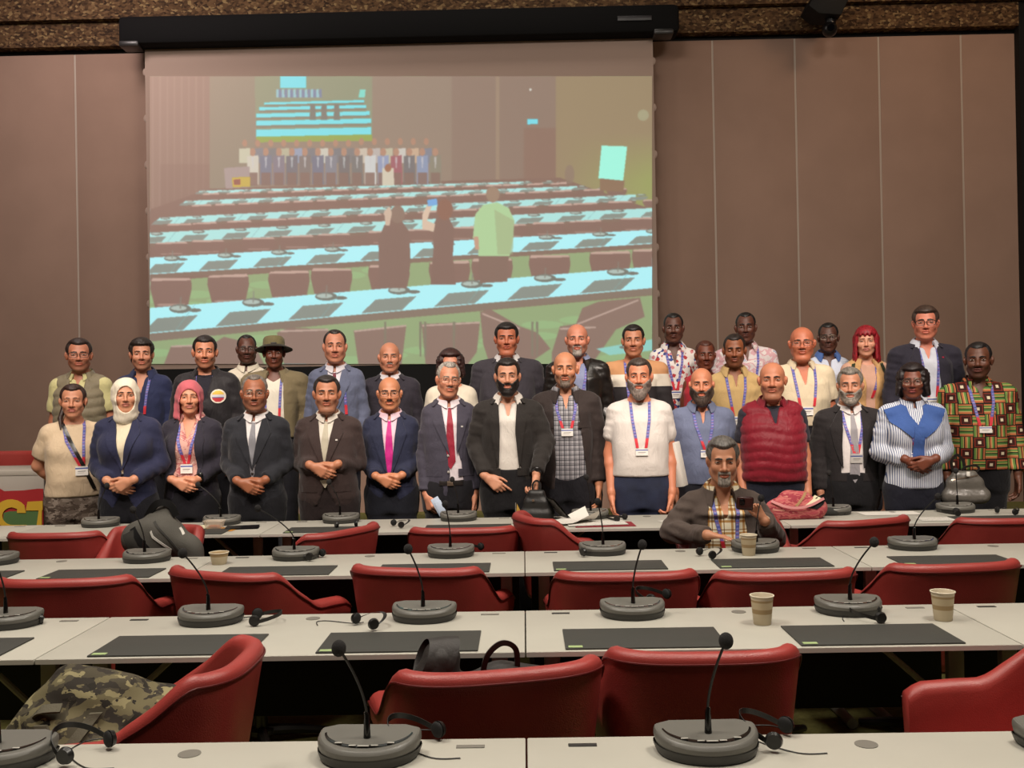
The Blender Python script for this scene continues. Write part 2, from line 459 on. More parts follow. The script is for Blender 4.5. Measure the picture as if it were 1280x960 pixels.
def hair_mesh(h, spec, res):
    """h Head; spec dict(kind, color, t, ...): a cap of hair that thins out at the hairline"""
    k = h.k; R = .17*k
    kind = spec['kind']; t = spec.get('t', .010); top = spec.get('top', .004); fr = spec.get('front', 0.0); nape = spec.get('nape', -.075)
    c = h.c
    f = Field(np.arange(c[0]-R, c[0]+R, res), np.arange(c[1]-R, c[1]+R, res), np.arange(c[2]-.24*k, c[2]+.175*k, res))
    h.ell(f, (0, .012, .034), (.0735, .0945, .0845))
    h.ell(f, (0, .026, -.02), (.066, .070, .066), .02)
    x, y, z = f.P((slice(None), slice(None), slice(None)))
    px, py, pz = x-c[0], y-c[1], z-c[2]; Rm = h.R
    u = (Rm[0][0]*px+Rm[1][0]*py+Rm[2][0]*pz)/k/h.wide; v = (Rm[0][1]*px+Rm[1][1]*py+Rm[2][1]*pz)/k; w = (Rm[0][2]*px+Rm[1][2]*py+Rm[2][2]*pz)/k
    au = np.abs(u); longh = kind in ('bob', 'long', 'curly')
    # the hairline: across the forehead, a step back at the temples, down before the ear
    rec = spec.get('rec', .002)+fr*.5
    wl = .066+fr*.75+rec*np.exp(-((au-.046)/.015)**2)-spec.get('peak', .003)*np.exp(-(u/.018)**2)
    if spec.get('bangs'): wl = spec['bangs']+.010*np.sin(u*190)+0*wl
    vs = (-.040 if not longh else -.052)+fr*.4
    keep = np.minimum(wl-w, vs-v)
    keep = np.maximum(keep, np.where(v > .035, nape, spec.get('side', -.022) if not longh else -.2)-w)
    if not longh:
        ear = .030-np.sqrt((v-.012)**2+(w+.008)**2)
        keep = np.maximum(keep, np.where(au > .055, ear, -1))
    if kind == 'ring':
        lim = spec.get('ring', .055); keep = np.maximum(keep, w-lim+np.clip(-v, 0, .1)*.6)
    s_ = np.clip(-keep/.022, 0, 1); s_ = s_*s_*(3-2*s_)
    f.D = (f.D-k*((t+top*np.clip(w/.09, 0, 1))*s_)).astype(np.float32)
    if spec.get('rough', .0): f.wrinkle(spec['rough'], 260/k, spec.get('seed', 5))
    f.D = np.maximum(f.D, (keep*k).astype(np.float32))
    if longh:
        L = spec.get('len', .11); fl = spec.get('flare', 0)
        for q in (-1, 1):
            h.cap(f, (q*.078, .012, .03), (q*(.080+fl), .004, -L), .018+t*.4, .018, .012)
            h.cap(f, (q*.070, -.022, .035), (q*(.078+fl), -.026, -L*.9), .014+t*.3, .012, .010)
            h.cap(f, (q*.055, .05, .02), (q*(.062+fl), .05, -L), .034, .026, .02)
        h.cap(f, (0, .07, .02), (0, .07, -L), .04, .03, .03)
        r = np.random.default_rng(3)
        if spec.get('curl'):
            for i in range(70):
                a = r.uniform(-.28*PI, 1.28*PI); zz = r.uniform(-L, .10); rr = math.sqrt(max(.1, 1-max(0, (zz-.03)/.09)**2))
                h.ell(f, (math.cos(a)*(.084+t*.5)*rr, .014+math.sin(a)*(.080+t*.4)*rr, zz), (.016, .016, .016), .006)
        elif kind == 'long':
            for i in range(26):
                a = r.uniform(-.25*PI, 1.25*PI); b = math.cos(a)*.094, .014+math.sin(a)*.08
                h.cap(f, (b[0]*.92, b[1], .05), (b[0]*r.uniform(.95, 1.15), b[1], -L-r.uniform(-.02, .03)), .008, .005, .004)
    if kind == 'tied':
        h.cap(f, (.0, .09, .0), (.02, .10, -.06), .03, .02, .02)
        h.cap(f, (-.055, .05, -.03), (-.078, -.005, -.12), .022, .016, .02); h.cap(f, (-.078, -.005, -.12), (-.070, -.045, -.20), .016, .007, .01)
    return f.mesh()

def beard_mesh(h, spec, res):
    k = h.k; R = .14*k; c = h.c; t = spec.get('t', .007)
    f = Field(np.arange(c[0]-R, c[0]+R, res), np.arange(c[1]-R, c[1]+R, res), np.arange(c[2]-.19*k, c[2]+.05*k, res))
    kind = spec['kind']
    x, y, z = f.P((slice(None), slice(None), slice(None)))
    px, py, pz = x-c[0], y-c[1], z-c[2]; Rm = h.R
    u = (Rm[0][0]*px+Rm[1][0]*py+Rm[2][0]*pz)/k/h.wide; v = (Rm[0][1]*px+Rm[1][1]*py+Rm[2][1]*pz)/k; w = (Rm[0][2]*px+Rm[1][2]*py+Rm[2][2]*pz)/k
    au = np.abs(u)
    if kind in ('full', 'goatee'):
        h.build(f, g=t, face=False)
        h.ell(f, (0, -.066, -.104-spec.get('drop', 0)*.5), (.030+t, .020+t, .018+t+spec.get('drop', 0)*.5), .02)
        h.ell(f, (0, -.070, -.062), (.030+t, .022+t*.9, .024+t), .015)
        line = np.where(au < .030, -.043, -.043+(au-.030)*.9)       # upper edge, rising towards the ear
        keep = w-line
        keep = np.maximum(keep, v-.012)
        mouth = 1-np.sqrt((u/.026)**2+((w+.063)/.0125)**2)
        keep = np.maximum(keep, mouth*.012)
        if kind == 'goatee': keep = np.maximum(keep, au-.032)
        f.D = np.maximum(f.D, (keep*k).astype(np.float32))
        h2 = spec.get('mous', True)
    if kind in ('full', 'goatee', 'moustache') and spec.get('mous', True):
        mt = spec.get('mt', .0075)
        for q in (-1, 1):
            h.cap(f, (q*.004, -.0945, -.0475), (q*.027, -.080, -.0575), mt, mt*.62, .003)
    if spec.get('rough'): f.wrinkle(spec['rough'], 300/k, 2)
    return f.mesh()

def eye_mesh(h, q, iris, skin, open_=1.0):
    """an eyeball with its lids: skin above and below, a lash line, white, iris"""
    n, m = 36, 22; V = []; C = []
    r = .0128
    sk = np.array(lin(skin))*.9; wh = np.array(lin('c4b9ac')); ir = np.array(lin(iris)); ls = np.array(lin('1c1410'))
    for i in range(m+1):
        ph = PI*.78*(i/m)**1.1
        for j in range(n):
            th = 2*PI*j/n
            d = np.array((math.sin(ph)*math.cos(th), -math.cos(ph), math.sin(ph)*math.sin(th)))
            e = d[2]; s_ = d[0]
            up = (.20*open_-.24*abs(s_)**2.2); lo = -.22*open_+.14*abs(s_)**2
            rr = 1.0
            if e > up+.13: col = sk; rr = 1.06
            elif e > up: col = ls; rr = 1.07
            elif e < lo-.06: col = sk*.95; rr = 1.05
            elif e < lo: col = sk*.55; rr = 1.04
            elif math.hypot(s_, e) < .18: col = ls*.5
            elif math.hypot(s_, e) < .43: col = ir
            else: col = wh
            V.append(h.p(q*.0315+d[0]*r*rr*1.12, -.0695+d[1]*r*rr, .0045+d[2]*r*rr*.95)); C.append(col)
    F = [(i*n+j, i*n+(j+1) % n, (i+1)*n+(j+1) % n, (i+1)*n+j) for i in range(m) for j in range(n)]
    return np.array(V), np.array(F)[:, ::-1], np.array(C)

def brow_mb(h, q, thick=.0038, arch=.004, inner=.010):
    mb = MB(); pts = []
    for i in range(8):
        t = i/7; u = inner+t*.036
        pts.append(Vector(h.p(q*u, -.0880+.011*t*t*1.2, .0215+arch*math.sin(PI*min(1, t*1.15))+.001*t)))
    mb.tube(pts, [thick*h.k*(.7+.5*math.sin(PI*(.15+.7*i/7)))*(1 if i < 7 else .5) for i in range(8)], 6)
    return mb

def glasses_parts(h, parent, m_frame, m_lens, rim=.0016, shape='rect', wide=.0265, tall=.018):
    mb = MB(); g = MB()
    for q in (-1, 1):
        pts = []; n = 22
        for i in range(n+1):
            a = 2*PI*i/n; ca, sa = math.cos(a), math.sin(a)
            ex = .55 if shape == 'rect' else 1.0
            x = math.copysign(abs(ca)**ex, ca)*wide; z = math.copysign(abs(sa)**ex, sa)*tall
            pts.append(Vector(h.p(q*.0335+x, -.1065+.012*((q*.0335+x)/.06)**2, .001+z)))
        mb.tube(pts, rim*h.k, 6, caps=False)
        g.grid([[pts[i], Vector(h.p(q*.0335, -.106, .001))] for i in range(n+1)])
        mb.tube([Vector(h.p(q*.060, -.098, .006)), Vector(h.p(q*.079, -.05, .008)), Vector(h.p(q*.082, .01, .006))], rim*h.k, 6)
    mb.tube([Vector(h.p(-.008, -.107, .004)), Vector(h.p(0, -.112, .007)), Vector(h.p(.008, -.107, .004))], rim*h.k, 6)
    fr = mb.build('glasses_frame', m_frame, parent)
    g.build('lens', m_lens, fr)
    return fr

# ------------------------------------------------------------------ a hand
def hand(f, w, d, n, side, size=1.0, curl=(25, 30, 20), spread=.05, thumb=(.55, .25), curls=None, th_in=0.0):
    """w wrist, d finger direction, n palm normal (where the palm looks), side +1/-1: thumb towards side*cross(d, n)"""
    w = np.array(w, float); d = np.array(d, float); d /= np.linalg.norm(d)
    n = np.array(n, float); n -= d*(n@d); n /= np.linalg.norm(n)
    s = np.cross(d, n)*side; k = size
    def P(a, b, c): return w+(d*a+s*b+n*c)*k
    base = [(.090, .029), (.095, .0095), (.091, -.0095), (.083, -.027)]
    L = [(.040, .025, .021), (.044, .028, .022), (.041, .026, .021), (.032, .020, .019)]
    r = [.0088, .0090, .0086, .0076]
    f.cap(P(-.03, 0, 0), P(.015, .0, 0), .026*k, .024*k, .01)
    for i, (a, b) in enumerate(base):
        f.cap(P(.012, b*.55, 0), P(a, b, 0), .0145*k, .0115*k, .012)
    f.cap(P(.02, .018, .008), P(.05, .032, .010), .016*k, .012*k, .012)
    for i, (a, b) in enumerate(base):
        p = P(a, b, 0); ang = 0; sp = spread*(1.5-i)*.5
        cu = curl if curls is None else curls[i]
        for j in range(3):
            ang += math.radians(cu[j])
            dd = d*math.cos(ang)+n*math.sin(ang)+s*sp*math.cos(ang); dd /= np.linalg.norm(dd)
            q = p+dd*L[i][j]*k
            f.cap(p, q, r[i]*(1-.07*j)*k, r[i]*(.93-.09*j)*k, .004 if j else .008)
            p = q
    # thumb from the side of the palm near its base
    t0 = P(.028, .030, .006); t1 = P(.028+.035*math.cos(thumb[0]), .030+.036*math.sin(thumb[0]), .012+th_in*.5)
    t2 = t1+(d*.032*math.cos(thumb[1])+s*.030*math.sin(thumb[1])+n*(.006+th_in))*k
    t3 = t2+(d*.024*math.cos(thumb[1]*.6)+s*.020*math.sin(thumb[1]*.6)+n*(.004+th_in*.6))*k
    f.cap(t0, t1, .0140*k, .0112*k, .008); f.cap(t1, t2, .0112*k, .0098*k, .004); f.cap(t2, t3, .0098*k, .0078*k, .003)
# ------------------------------------------------------------------ shared figure materials
M_SKIN = attr_mat('skin', rough=.48, bump=.12, bscale=260, sss=.06, spec=.45)
M_EYE = attr_mat('eye', rough=.25)
_hm = {}
def hair_mat(c):
    if c not in _hm:
        m, N, L, b = newmat('hair_'+c)
        b.inputs['Roughness'].default_value = .5
        tc = N.new('ShaderNodeTexCoord'); n = N.new('ShaderNodeTexNoise'); n.inputs['Scale'].default_value = 130; n.inputs['Detail'].default_value = 3
        mp = N.new('ShaderNodeMapping'); mp.inputs['Scale'].default_value = (1, .25, .45)
        L.new(tc.outputs['Object'], mp.inputs['Vector']); L.new(mp.outputs['Vector'], n.inputs['Vector'])
        r = N.new('ShaderNodeValToRGB'); l = lin(c)
        r.color_ramp.elements[0].position = .35; r.color_ramp.elements[1].position = .7
        r.color_ramp.elements[0].color = (*[v*.6 for v in l], 1); r.color_ramp.elements[1].color = (*[min(1, v*1.5+.004) for v in l], 1)
        L.new(n.outputs['Fac'], r.inputs['Fac']); L.new(r.outputs['Color'], b.inputs['Base Color'])
        bp = N.new('ShaderNodeBump'); bp.inputs['Strength'].default_value = .6; bp.inputs['Distance'].default_value = .004
        L.new(n.outputs['Fac'], bp.inputs['Height']); L.new(bp.outputs['Normal'], b.inputs['Normal'])
        _hm[c] = m
    return _hm[c]
_cm = {}
def cloth(c, rough=.8, bump=.28, bscale=11, var=.06, sheen=.12):
    key = (c, rough, bump, bscale)
    if key not in _cm:
        m = mat('cloth_'+c, c, rough, var=var, vscale=9, spec=.25, sheen=sheen); N, L = m.node_tree.nodes, m.node_tree.links; b = N['Principled BSDF']
        tc = N.new('ShaderNodeTexCoord'); mp = N.new('ShaderNodeMapping'); mp.inputs['Scale'].default_value = (1.6, 1, .75); n = N.new('ShaderNodeTexNoise')
        n.inputs['Scale'].default_value = bscale; n.inputs['Detail'].default_value = 5; n.inputs['Roughness'].default_value = .55; n.inputs['Distortion'].default_value = 1.2
        L.new(tc.outputs['Object'], mp.inputs['Vector']); L.new(mp.outputs[0], n.inputs['Vector'])
        bp = N.new('ShaderNodeBump'); bp.inputs['Strength'].default_value = bump; bp.inputs['Distance'].default_value = .035
        L.new(n.outputs['Fac'], bp.inputs['Height']); L.new(bp.outputs['Normal'], b.inputs['Normal'])
        _cm[key] = m
    return _cm[key]
M_PRINT = attr_mat('printed_ribbon', rough=.6)
M_BADGE = attr_mat('badge_card', rough=.35)
M_FRAME_D = mat('dark_frame', '1c1715', .35)
M_FRAME_G = mat('metal_frame', '8c7c6c', .3, .8)
def glass(name, col='ffffff', alpha=.12, rough=.05):
    m, N, L, b = newmat(name)
    b.inputs['Base Color'].default_value = (*lin(col), 1); b.inputs['Alpha'].default_value = alpha; b.inputs['Roughness'].default_value = rough
    return m
M_LENS = glass('spectacle_lens', '8a9090', .05, .12)
M_BUTTON = mat('button', '2a2523', .4)
M_SHOE = mat('shoe_leather', '17120f', .4)
M_LEATHER = mat('black_leather', '191513', .34, bump=.35, bscale=22, spec=.6)

def lanyard_color(x, z, t, w):
    """blue ribbon with pale print, red towards the badge"""
    C = np.tile(np.array(lin('48529c')), (len(t), 1))
    pr = (np.sin(t*95) > .45) & (w > .2) & (w < .8)
    C[pr] = lin('7d7db8')
    pr2 = (np.sin(t*95+2.1) > .88)
    C[pr2] = lin('8f5c86')
    C[t > .80] = lin('c92a38')
    return C
def flat_color(c):
    return lambda x, z, t, w: np.tile(np.array(lin(c)), (len(t), 1))

XY = .0055; GS = .010

class Person:
    def __init__(s, sp):
        s.sp = sp; g = sp.get
        s.H = H = sp['H']; s.hs = g('head', .238); s.w = g('w', 1.0); s.bel = g('belly', .02); s.sh = g('sh', .155)
        s.zs = H-s.hs-.080+g('shrug', 0)          # shoulder joint height
        s.q = s.zs/1.415
        s.root = thing('person', sp['label'], 'person', sp['loc'], math.radians(g('yaw', 0)), g('group'))
        s.headc = np.array((g('hx', 0), g('hy', -.030), H-s.hs*.5))
        s.head = Head(s.headc, s.hs, math.radians(g('hyaw', 0)), math.radians(g('hpitch', 0)), math.radians(g('hroll', 0)), g('wide', 1.0), g('jaw', 1.0))
        s.pose()
        s.body(); s.clothes(); s.face()
    def profile(s):
        H, w, b, zs, q = s.H, s.w, s.bel, s.zs, s.q
        if s.sp.get('sit'):
            base = s.sp['sit']                      # hip height
            zc, zh, zw, zl = base-.10, base+.02, base+.16, base+.30
        else:
            zc, zh, zw, zl = .44*H, .515*H, .60*H, .685*H
        w *= .93
        return [(zc, .158*w, .105*w, .015, 0), (zh, .176*w+b*.3, .116*w+b*.25, .012-b*.25, 0), (zw, .152*w+b*.45, .106*w+b*.5, -b*.5, 0),
                (zl, .166*w+b*.3, .112*w+b*.40, -b*.4, 0), (zs-.09, .176*w+b*.1, .114*w+b*.1, .0-b*.1, 0), (zs-.02, .150*w, .092*w, .012, 0),
                (zs+.03, .095*w, .074, .02, 0), (zs+.058, .066, .058, .02, 0), (zs+.075, .058, .056, .016, 0)]
    def pose(s):
        sp = s.sp; p = sp.get('pose', 'down'); sh, zs, q, H, b = s.sh, s.zs, s.q, s.H, s.bel
        L, U = .285*q, .255*q
        A = {}
        if p == 'clasp':
            zw = sp.get('hz', .555*H); fw = -.165-b*.9
            for x in (-1, 1):
                A[x] = dict(S=(x*sh, .01, zs-.032), E=(x*(sh+.052+sp.get('elb', 0)), .04, zs-.28*q), W=(x*.088, fw+(.0 if x < 0 else .02), zw+.03))
            A[-1].update(d=(.86, -.12, -.50), n=(.05, 1, .1), curl=(22, 28, 18), off=0)
            A[1].update(d=(-.86, -.05, -.42), n=(-.1, 1, .1), curl=(25, 35, 25), off=.0)
            if sp.get('over') == 'left':
                A[-1]['W'] = (-.088, fw+.02, zw+.03); A[1]['W'] = (.088, fw-.015, zw+.035)
        else:
            for x in (-1, 1):
                A[x] = dict(S=(x*sh, .01, zs-.032), E=(x*(sh+.045*s.w), .03, zs-L-.02), W=(x*(sh+.045*s.w), -.045-b*.4, zs-L-U-.02), d=(-x*.05, -.12, -1), n=(-x, -.15, .05), curl=(22, 28, 16))
            if p == 'behind':
                for x in (-1, 1):
                    A[x].update(E=(x*(sh+.085), .10, zs-.27*q), W=(x*.09, .19, zs-.46*q), d=(-x*.8, .1, -.5), n=(0, -1, 0))
        for x, key in ((-1, 'armR'), (1, 'armL')):
            if key in sp: A[x].update(sp[key])
        s.A = A
        if sp.get('sit'):
            zb = sp['sit']
            s.legs = {x: [(x*.09, .02, zb), (x*.13, -.29, zb-.02), (x*.13, -.22, .09), (x*.13, -.24, .04)] for x in (-1, 1)}
        else:
            s.legs = {x: [(x*.085*s.w, .01, .50*H), (x*.095, 0, .27*H), (x*.10, .02, .06), (x*.10, 0, .04)] for x in (-1, 1)}
    def arm(s, f, x, g0, g1, t0=0.0, t1=1.0, k=.012, wr=0.0):
        """a sleeve or bare arm between fractions t0..t1 of the whole arm"""
        a = s.A[x]; S, E, W = [np.array(a[k_], float) for k_ in ('S', 'E', 'W')]
        w = .5+.5*s.w
        r = lambda t: (.053-.010*min(t, .5)/.5 if t < .5 else .043-.016*(t-.5)/.5)*w
        P = lambda t: S+(E-S)*t/.5 if t < .5 else E+(W-E)*(t-.5)/.5
        ts = sorted({t0, t1, *[t for t in (.25, .5, .62) if t0 < t < t1]})
        for u, v in zip(ts, ts[1:]):
            f.cap(P(u), P(v), r(u)+g0+(g1-g0)*u, r(v)+g0+(g1-g0)*v, k if u == t0 else .02)
    def torso(s, f, grow, k=.0, arms=True):
        f.loft(s.profile(), grow, k)
        for x in (-1, 1):
            S = s.A[x]['S']
            f.cap((x*.034, .022, s.zs+.024), (S[0]*.86, .012, S[2]+.022), .036+grow*.8, .044*(.5+.5*s.w)+grow*.8, .04)
        if s.sp.get('bust'):
            for x in (-1, 1): f.ell((x*.075, -.085*s.w-.01, s.zs-.155), (.07+grow, .06+grow, .068+grow), .05)
    def body(s):
        sp, H, zs = s.sp, s.H, s.zs
        hz = [s.A[x]['W'][2] for x in (-1, 1)]
        hx = [abs(s.A[x]['E'][0]) for x in (-1, 1)]+[abs(s.A[x]['W'][0]) for x in (-1, 1)]
        X = max(max(hx)+.07, .30*s.w)
        yl = min([s.A[x]['W'][1] for x in (-1, 1)]+[-.16-s.bel])-.16; yh = max([.19]+[s.A[x]['W'][1]+.1 for x in (-1, 1)])
        if sp.get('sit'): yl = min(yl, -.5)
        z0, z1 = min(hz)-.20, max(hz)+.20
        fine = [(z0, z1)] if not sp.get('hidden_hands') else []
        zz = [(0.0, min(.42*H, z0), .03)]
        cur = min(.42*H, z0)
        zn = zs+.045
        for a, b in fine:
            if cur < a: zz.append((cur, a, .018)); cur = a
            e = min(b, zn)
            if cur < e: zz.append((cur, e, .0055)); cur = e
        if cur < zn: zz.append((cur, zn, .018)); cur = zn
        zz.append((cur, H+.02, .0045 if sp.get('res', 1) <= 1 else .0055))
        f = Field(np.arange(-X, X+XY, XY), np.arange(yl, yh, XY), rings(zz))
        s.torso(f, -.004)
        for x in (-1, 1):
            s.arm(f, x, -.004, 0, k=.02)
            a = s.A[x]
            if not a.get('nohand'):
                hand(f, np.array(a['W'])+np.array(a['d'])/np.linalg.norm(a['d'])*.02, a['d'], a['n'], +1 if x < 0 else -1, s.q*sp.get('hand', 1.0), curl=a.get('curl', (20, 25, 15)), curls=a.get('curls'), spread=a.get('spread', .06), thumb=a.get('thumb', (.55, .25)), th_in=a.get('th_in', 0))
            l = s.legs[x]; f.cap(l[0], l[1], .085*s.w, .055, .02); f.cap(l[1], l[2], .055, .038, .01); f.cap(l[2], (l[2][0], l[2][1]-.14, .035), .04, .03, .01)
        nr = sp.get('neck', .054)
        # neck, a little thicker at the base
        f.cap((0, .022, zs+.035), tuple(s.headc+np.array((0, .022, -.05))), nr+.008, nr, .03)
        s.head.build(f, 0, True, sp.get('nose', 1), sp.get('lips', 1), sp.get('cheek', 1))
        if sp.get('chin2'): s.head.ell(f, (0, -.045, -.112), (.045, .04, .02), .03)
        V, F = f.mesh()
        C = s.head.colors(V, sp['skin'], sp.get('lip'), sp.get('stubble'), st_amt=sp.get('stub_amt', .35), blush=sp.get('blush', .12))
        hand_c = np.array(lin(sp.get('hand_skin', sp['skin'])))
        C = np.where((V[:, 2] < zs)[:, None], hand_c, C)
        o = link('body', np_mesh('body', V, F, C), M_SKIN, s.root)
        if sp.get('body_label'): o['label'] = sp['body_label']
        s.bodyfield = None
    # ---- clothes
    def gfield(s, zlo=None, zhi=None, step=None):
        st = step or GS; zlo = s.H*.36 if zlo is None else zlo
        hx = max([abs(s.A[x]['E'][0]) for x in (-1, 1)]+[abs(s.A[x]['W'][0]) for x in (-1, 1)])+.12
        X = max(hx, .33*s.w)
        yl = min([s.A[x]['W'][1] for x in (-1, 1)]+[-.17-s.bel])-.10
        yh = max([.20*s.w]+[s.A[x]['W'][1]+.09 for x in (-1, 1)]+[s.A[x]['E'][1]+.1 for x in (-1, 1)])
        return Field(np.arange(-X, X, st), np.arange(yl, yh, st), np.arange(zlo, (zhi or s.zs+.13), st))
    def cut(s, f, fn):
        x, y, z = f.P((slice(None),)*3)
        f.D = np.maximum(f.D, fn(x, y, z).astype(np.float32))
    def garment(s, kind, spec, grow):
        zs, H = s.zs, s.H; g = spec.get
        f = s.gfield(zlo=s.zlo)
        s.torso(f, grow)
        hem = g('hem', .50*H)
        if g('puff'):                                   # quilted rows
            x, y, z = f.P((slice(None),)*3); P_ = g('puff')
            f.D -= (np.abs(np.sin((z+.012*np.sin(x*18))*PI/P_))**.45*.011-.007).astype(np.float32)
        sl = g('sleeve', 'long')
        gs = grow*.75+g('slack', .004)
        if sl != 'none':
            t1 = {'long': .965, 'short': .30, 'half': .36, 'cap': .17, 'threeq': .80}[sl] if isinstance(sl, str) else sl
            for x in (-1, 1):
                af = f.copy(); af.D[:] = 1
                s.arm(af, x, gs+(.008 if sl in ('short', 'half') else 0), gs+(.012 if sl in ('short', 'half') else .002), 0.0, t1, k=.0)
                if sl == 'long' or sl == 'threeq' or not isinstance(sl, str):    # gather the cloth at the elbow and cuff
                    af.wrinkle(g('wr', .0022)*1.6, 55, 11+x, stretch=(1, 1, 1.6))
                    # flat cuff end
                    a = s.A[x]; E, W = np.array(a['E']), np.array(a['W']); dv = (W-E)/np.linalg.norm(W-E)
                    ce = E+(W-E)*(t1-.5)/.5
                    if sl == 'long':
                        ax, ay, az = af.P((slice(None),)*3)
                        af.D = np.maximum(af.D, np.where((ax-E[0])*dv[0]+(ay-E[1])*dv[1]+(az-E[2])*dv[2] > 0, ((ax-ce[0])*dv[0]+(ay-ce[1])*dv[1]+(az-ce[2])*dv[2])-.008, -1).astype(np.float32))
                else:
                    a = s.A[x]; S, E = np.array(a['S']), np.array(a['E']); dv = (E-S)/np.linalg.norm(E-S); ce = S+(E-S)*t1/.5
                    ax, ay, az = af.P((slice(None),)*3)
                    af.D = np.maximum(af.D, ((ax-ce[0])*dv[0]+(ay-ce[1])*dv[1]+(az-ce[2])*dv[2]).astype(np.float32))
                k = .014
                h = np.maximum(k-np.abs(f.D-af.D), 0)/k
                f.D = (np.minimum(f.D, af.D)-h*h*k*.25).astype(np.float32)
        f.wrinkle(g('wr', .0022), g('wf', 34), g('seed', s.sp.get('seed', 3)), zhi=zs-.02, stretch=(1.0, 1, 1.5))
        nl = g('neck', .054); drop = g('drop', .02)
        s.cut(f, lambda x, y, z: np.where(np.abs(x) < .10, z-(zs+nl+np.clip(y-.01, -.09, .09)*g('tilt', .28)-np.where(y < .0, drop*np.clip(1-np.abs(x)/.09, 0, 1), 0)), -1))
        s.cut(f, lambda x, y, z: np.where((np.abs(x) < s.sh*1.05+.06) & (z < zs-.05) | (np.abs(x) < s.sh), hem-z, -1)*1.0)
        # hole for the neck
        f.cap((0, .02, zs+.045), (0, .005, zs+.20), g('hole', .060), .064, .004, 'sub')
        V_ = g('vneck')
        if V_:                                            # (half width at the neck, lowest z below the shoulders)
            zb = zs-V_[1]
            s.cut(f, lambda x, y, z: np.where((y < .02) & (z > zb), ((z-zb)/(zs+.06-zb)*V_[0]-np.abs(x-V_[2] if len(V_) > 2 else x)), -1))
        op = g('open')
        if op:
            f.full = f.copy()
            pts = np.array(op, float)                      # rows of z (relative to shoulder), left x, right x
            o = np.argsort(pts[:, 0]); pts = pts[o]
            s.cut(f, lambda x, y, z: np.where((y < -.0) | (z > zs+.02), np.minimum(x-np.interp(z-zs, pts[:, 0], pts[:, 1]), np.interp(z-zs, pts[:, 0], pts[:, 2])-x), -1))
        return f
    def emit(s, name, f, m, label=None, parent=None):
        V, F = f.mesh(); V = smooth_mesh(V, F, 2)
        o = link(name, np_mesh(name, V, F), m, parent or s.root)
        if label: o['label'] = label
        return o
    def collar(s, m, parent, gap=.28, h=.030, fall=.034, tip=.026, spread=.012, r=None, z=None, name='collar', lift=0, pointy=1.0):
        r = r or s.sp.get('neck', .054)+.0135; zb = (s.zs+.064 if z is None else z)+lift
        mb = MB(); rows = []; n = 36
        for i in range(n+1):
            th = gap+(2*PI-2*gap)*i/n
            e = math.exp(-((min(th-gap, 2*PI-gap-th))/.42)**2)*pointy
            c, sn = math.cos(th), math.sin(th)
            zz = zb+.020*(1-c)/2-.026*(1+c)/2
            cy = .012
            def P(rr, dz): return Vector((sn*rr*1.02, cy-c*rr*1.0, zz+dz))
            b = fall+tip*e
            rows.append([P(r, -.004), P(r+.001, h), P(r+.006, h+.003), P(r+.012+spread*.6, h*.5), P(r+.014+spread+.012*e, h-b), P(r+.010+spread+.010*e, h-b), P(r+.007, h*.5), P(r+.003, h*.1)])
        mb.grid(rows, close=True)
       
        mb.bm.verts.ensure_lookup_table(); k = len(rows[0])
        mb.bm.faces.new([mb.bm.verts[j] for j in range(k)]); mb.bm.faces.new([mb.bm.verts[n*k+j] for j in range(k)][::-1])
        return mb.build(name, m, parent)
    def clothes(s):
        sp, zs, H = s.sp, s.zs, s.H; fields = []
        s.parts = {}
        s.zlo = min([.5*H]+[d.get('hem', .5*H)-.03 for d in (sp.get('shirt'), sp.get('jacket')) if d])
        sh = sp.get('shirt')
        if sh:
            f = s.garment('shirt', sh, sh.get('grow', .010)); fields.append(f)
            o = s.emit(sh.get('name', 'shirt'), f, sh['m'], sh.get('label')); s.parts['shirt'] = o
            ck = sh.get('collar')
            if ck == 'shirt': s.collar(sh.get('cm', sh['m']), o, gap=sh.get('gap', .12), h=.028, fall=.028, tip=.022, spread=.008, lift=-.008)
            elif ck == 'open': s.collar(sh.get('cm', sh['m']), o, gap=sh.get('gap', .62), spread=.020, tip=.034)
            elif ck == 'polo': s.collar(sh.get('cm', sh['m']), o, gap=sh.get('gap', .50), spread=.022, h=.024, fall=.034, tip=.022)
            elif ck == 'crew':
                mb = MB(); r = s.sp.get('neck', .054)+.014; rows = []
                for i in range(33):
                    th = 2*PI*i/32; c = math.cos(th)
                    ctr = Vector((math.sin(th)*r*1.1, .014-c*r*1.02, zs+.052+.020*(1-c)/2-.030*(1+c)/2)); od = Vector((math.sin(th), -c, 0))
                    rows.append([ctr+od*math.cos(a)*.0055+Vector((0, 0, math.sin(a)*.011)) for a in [2*PI*j/8 for j in range(8)]])
                mb.grid(rows, close=True); mb.build('collar', sh.get('cm', sh['m']), o)
        hm0 = HeightMap(fields) if fields else None
        jk = sp.get('jacket')
        tie = sp.get('tie')
        if tie:
            tw = tie.get('w', .034); zt = zs+.044; ze = zs-tie.get('len', .42)
            x0 = tie.get('x', 0.0); lean = tie.get('lean', 0)
            L = [(x0-.016, zt), (x0-.010, zt-.035), (x0-tw*.62, zt-.14), (x0-tw+lean, ze+.05), (x0-.002+lean, ze)]
            R = [(x0+.016, zt), (x0+.010, zt-.035), (x0+tw*.62, zt-.14), (x0+tw+lean, ze+.05), (x0+.002+lean, ze)]
            o = drape('tie', hm0, L, R, tie['m'], s.root, off=.006, thick=.005, n=40, w=7, smooth=1)
            mb = MB(); y = float(hm0(x0, zt-.005))
            mb.box((x0, y-.016, zt-.006), (.030, .018, .036), .007); k_ = mb.build('knot', tie['m'], o)
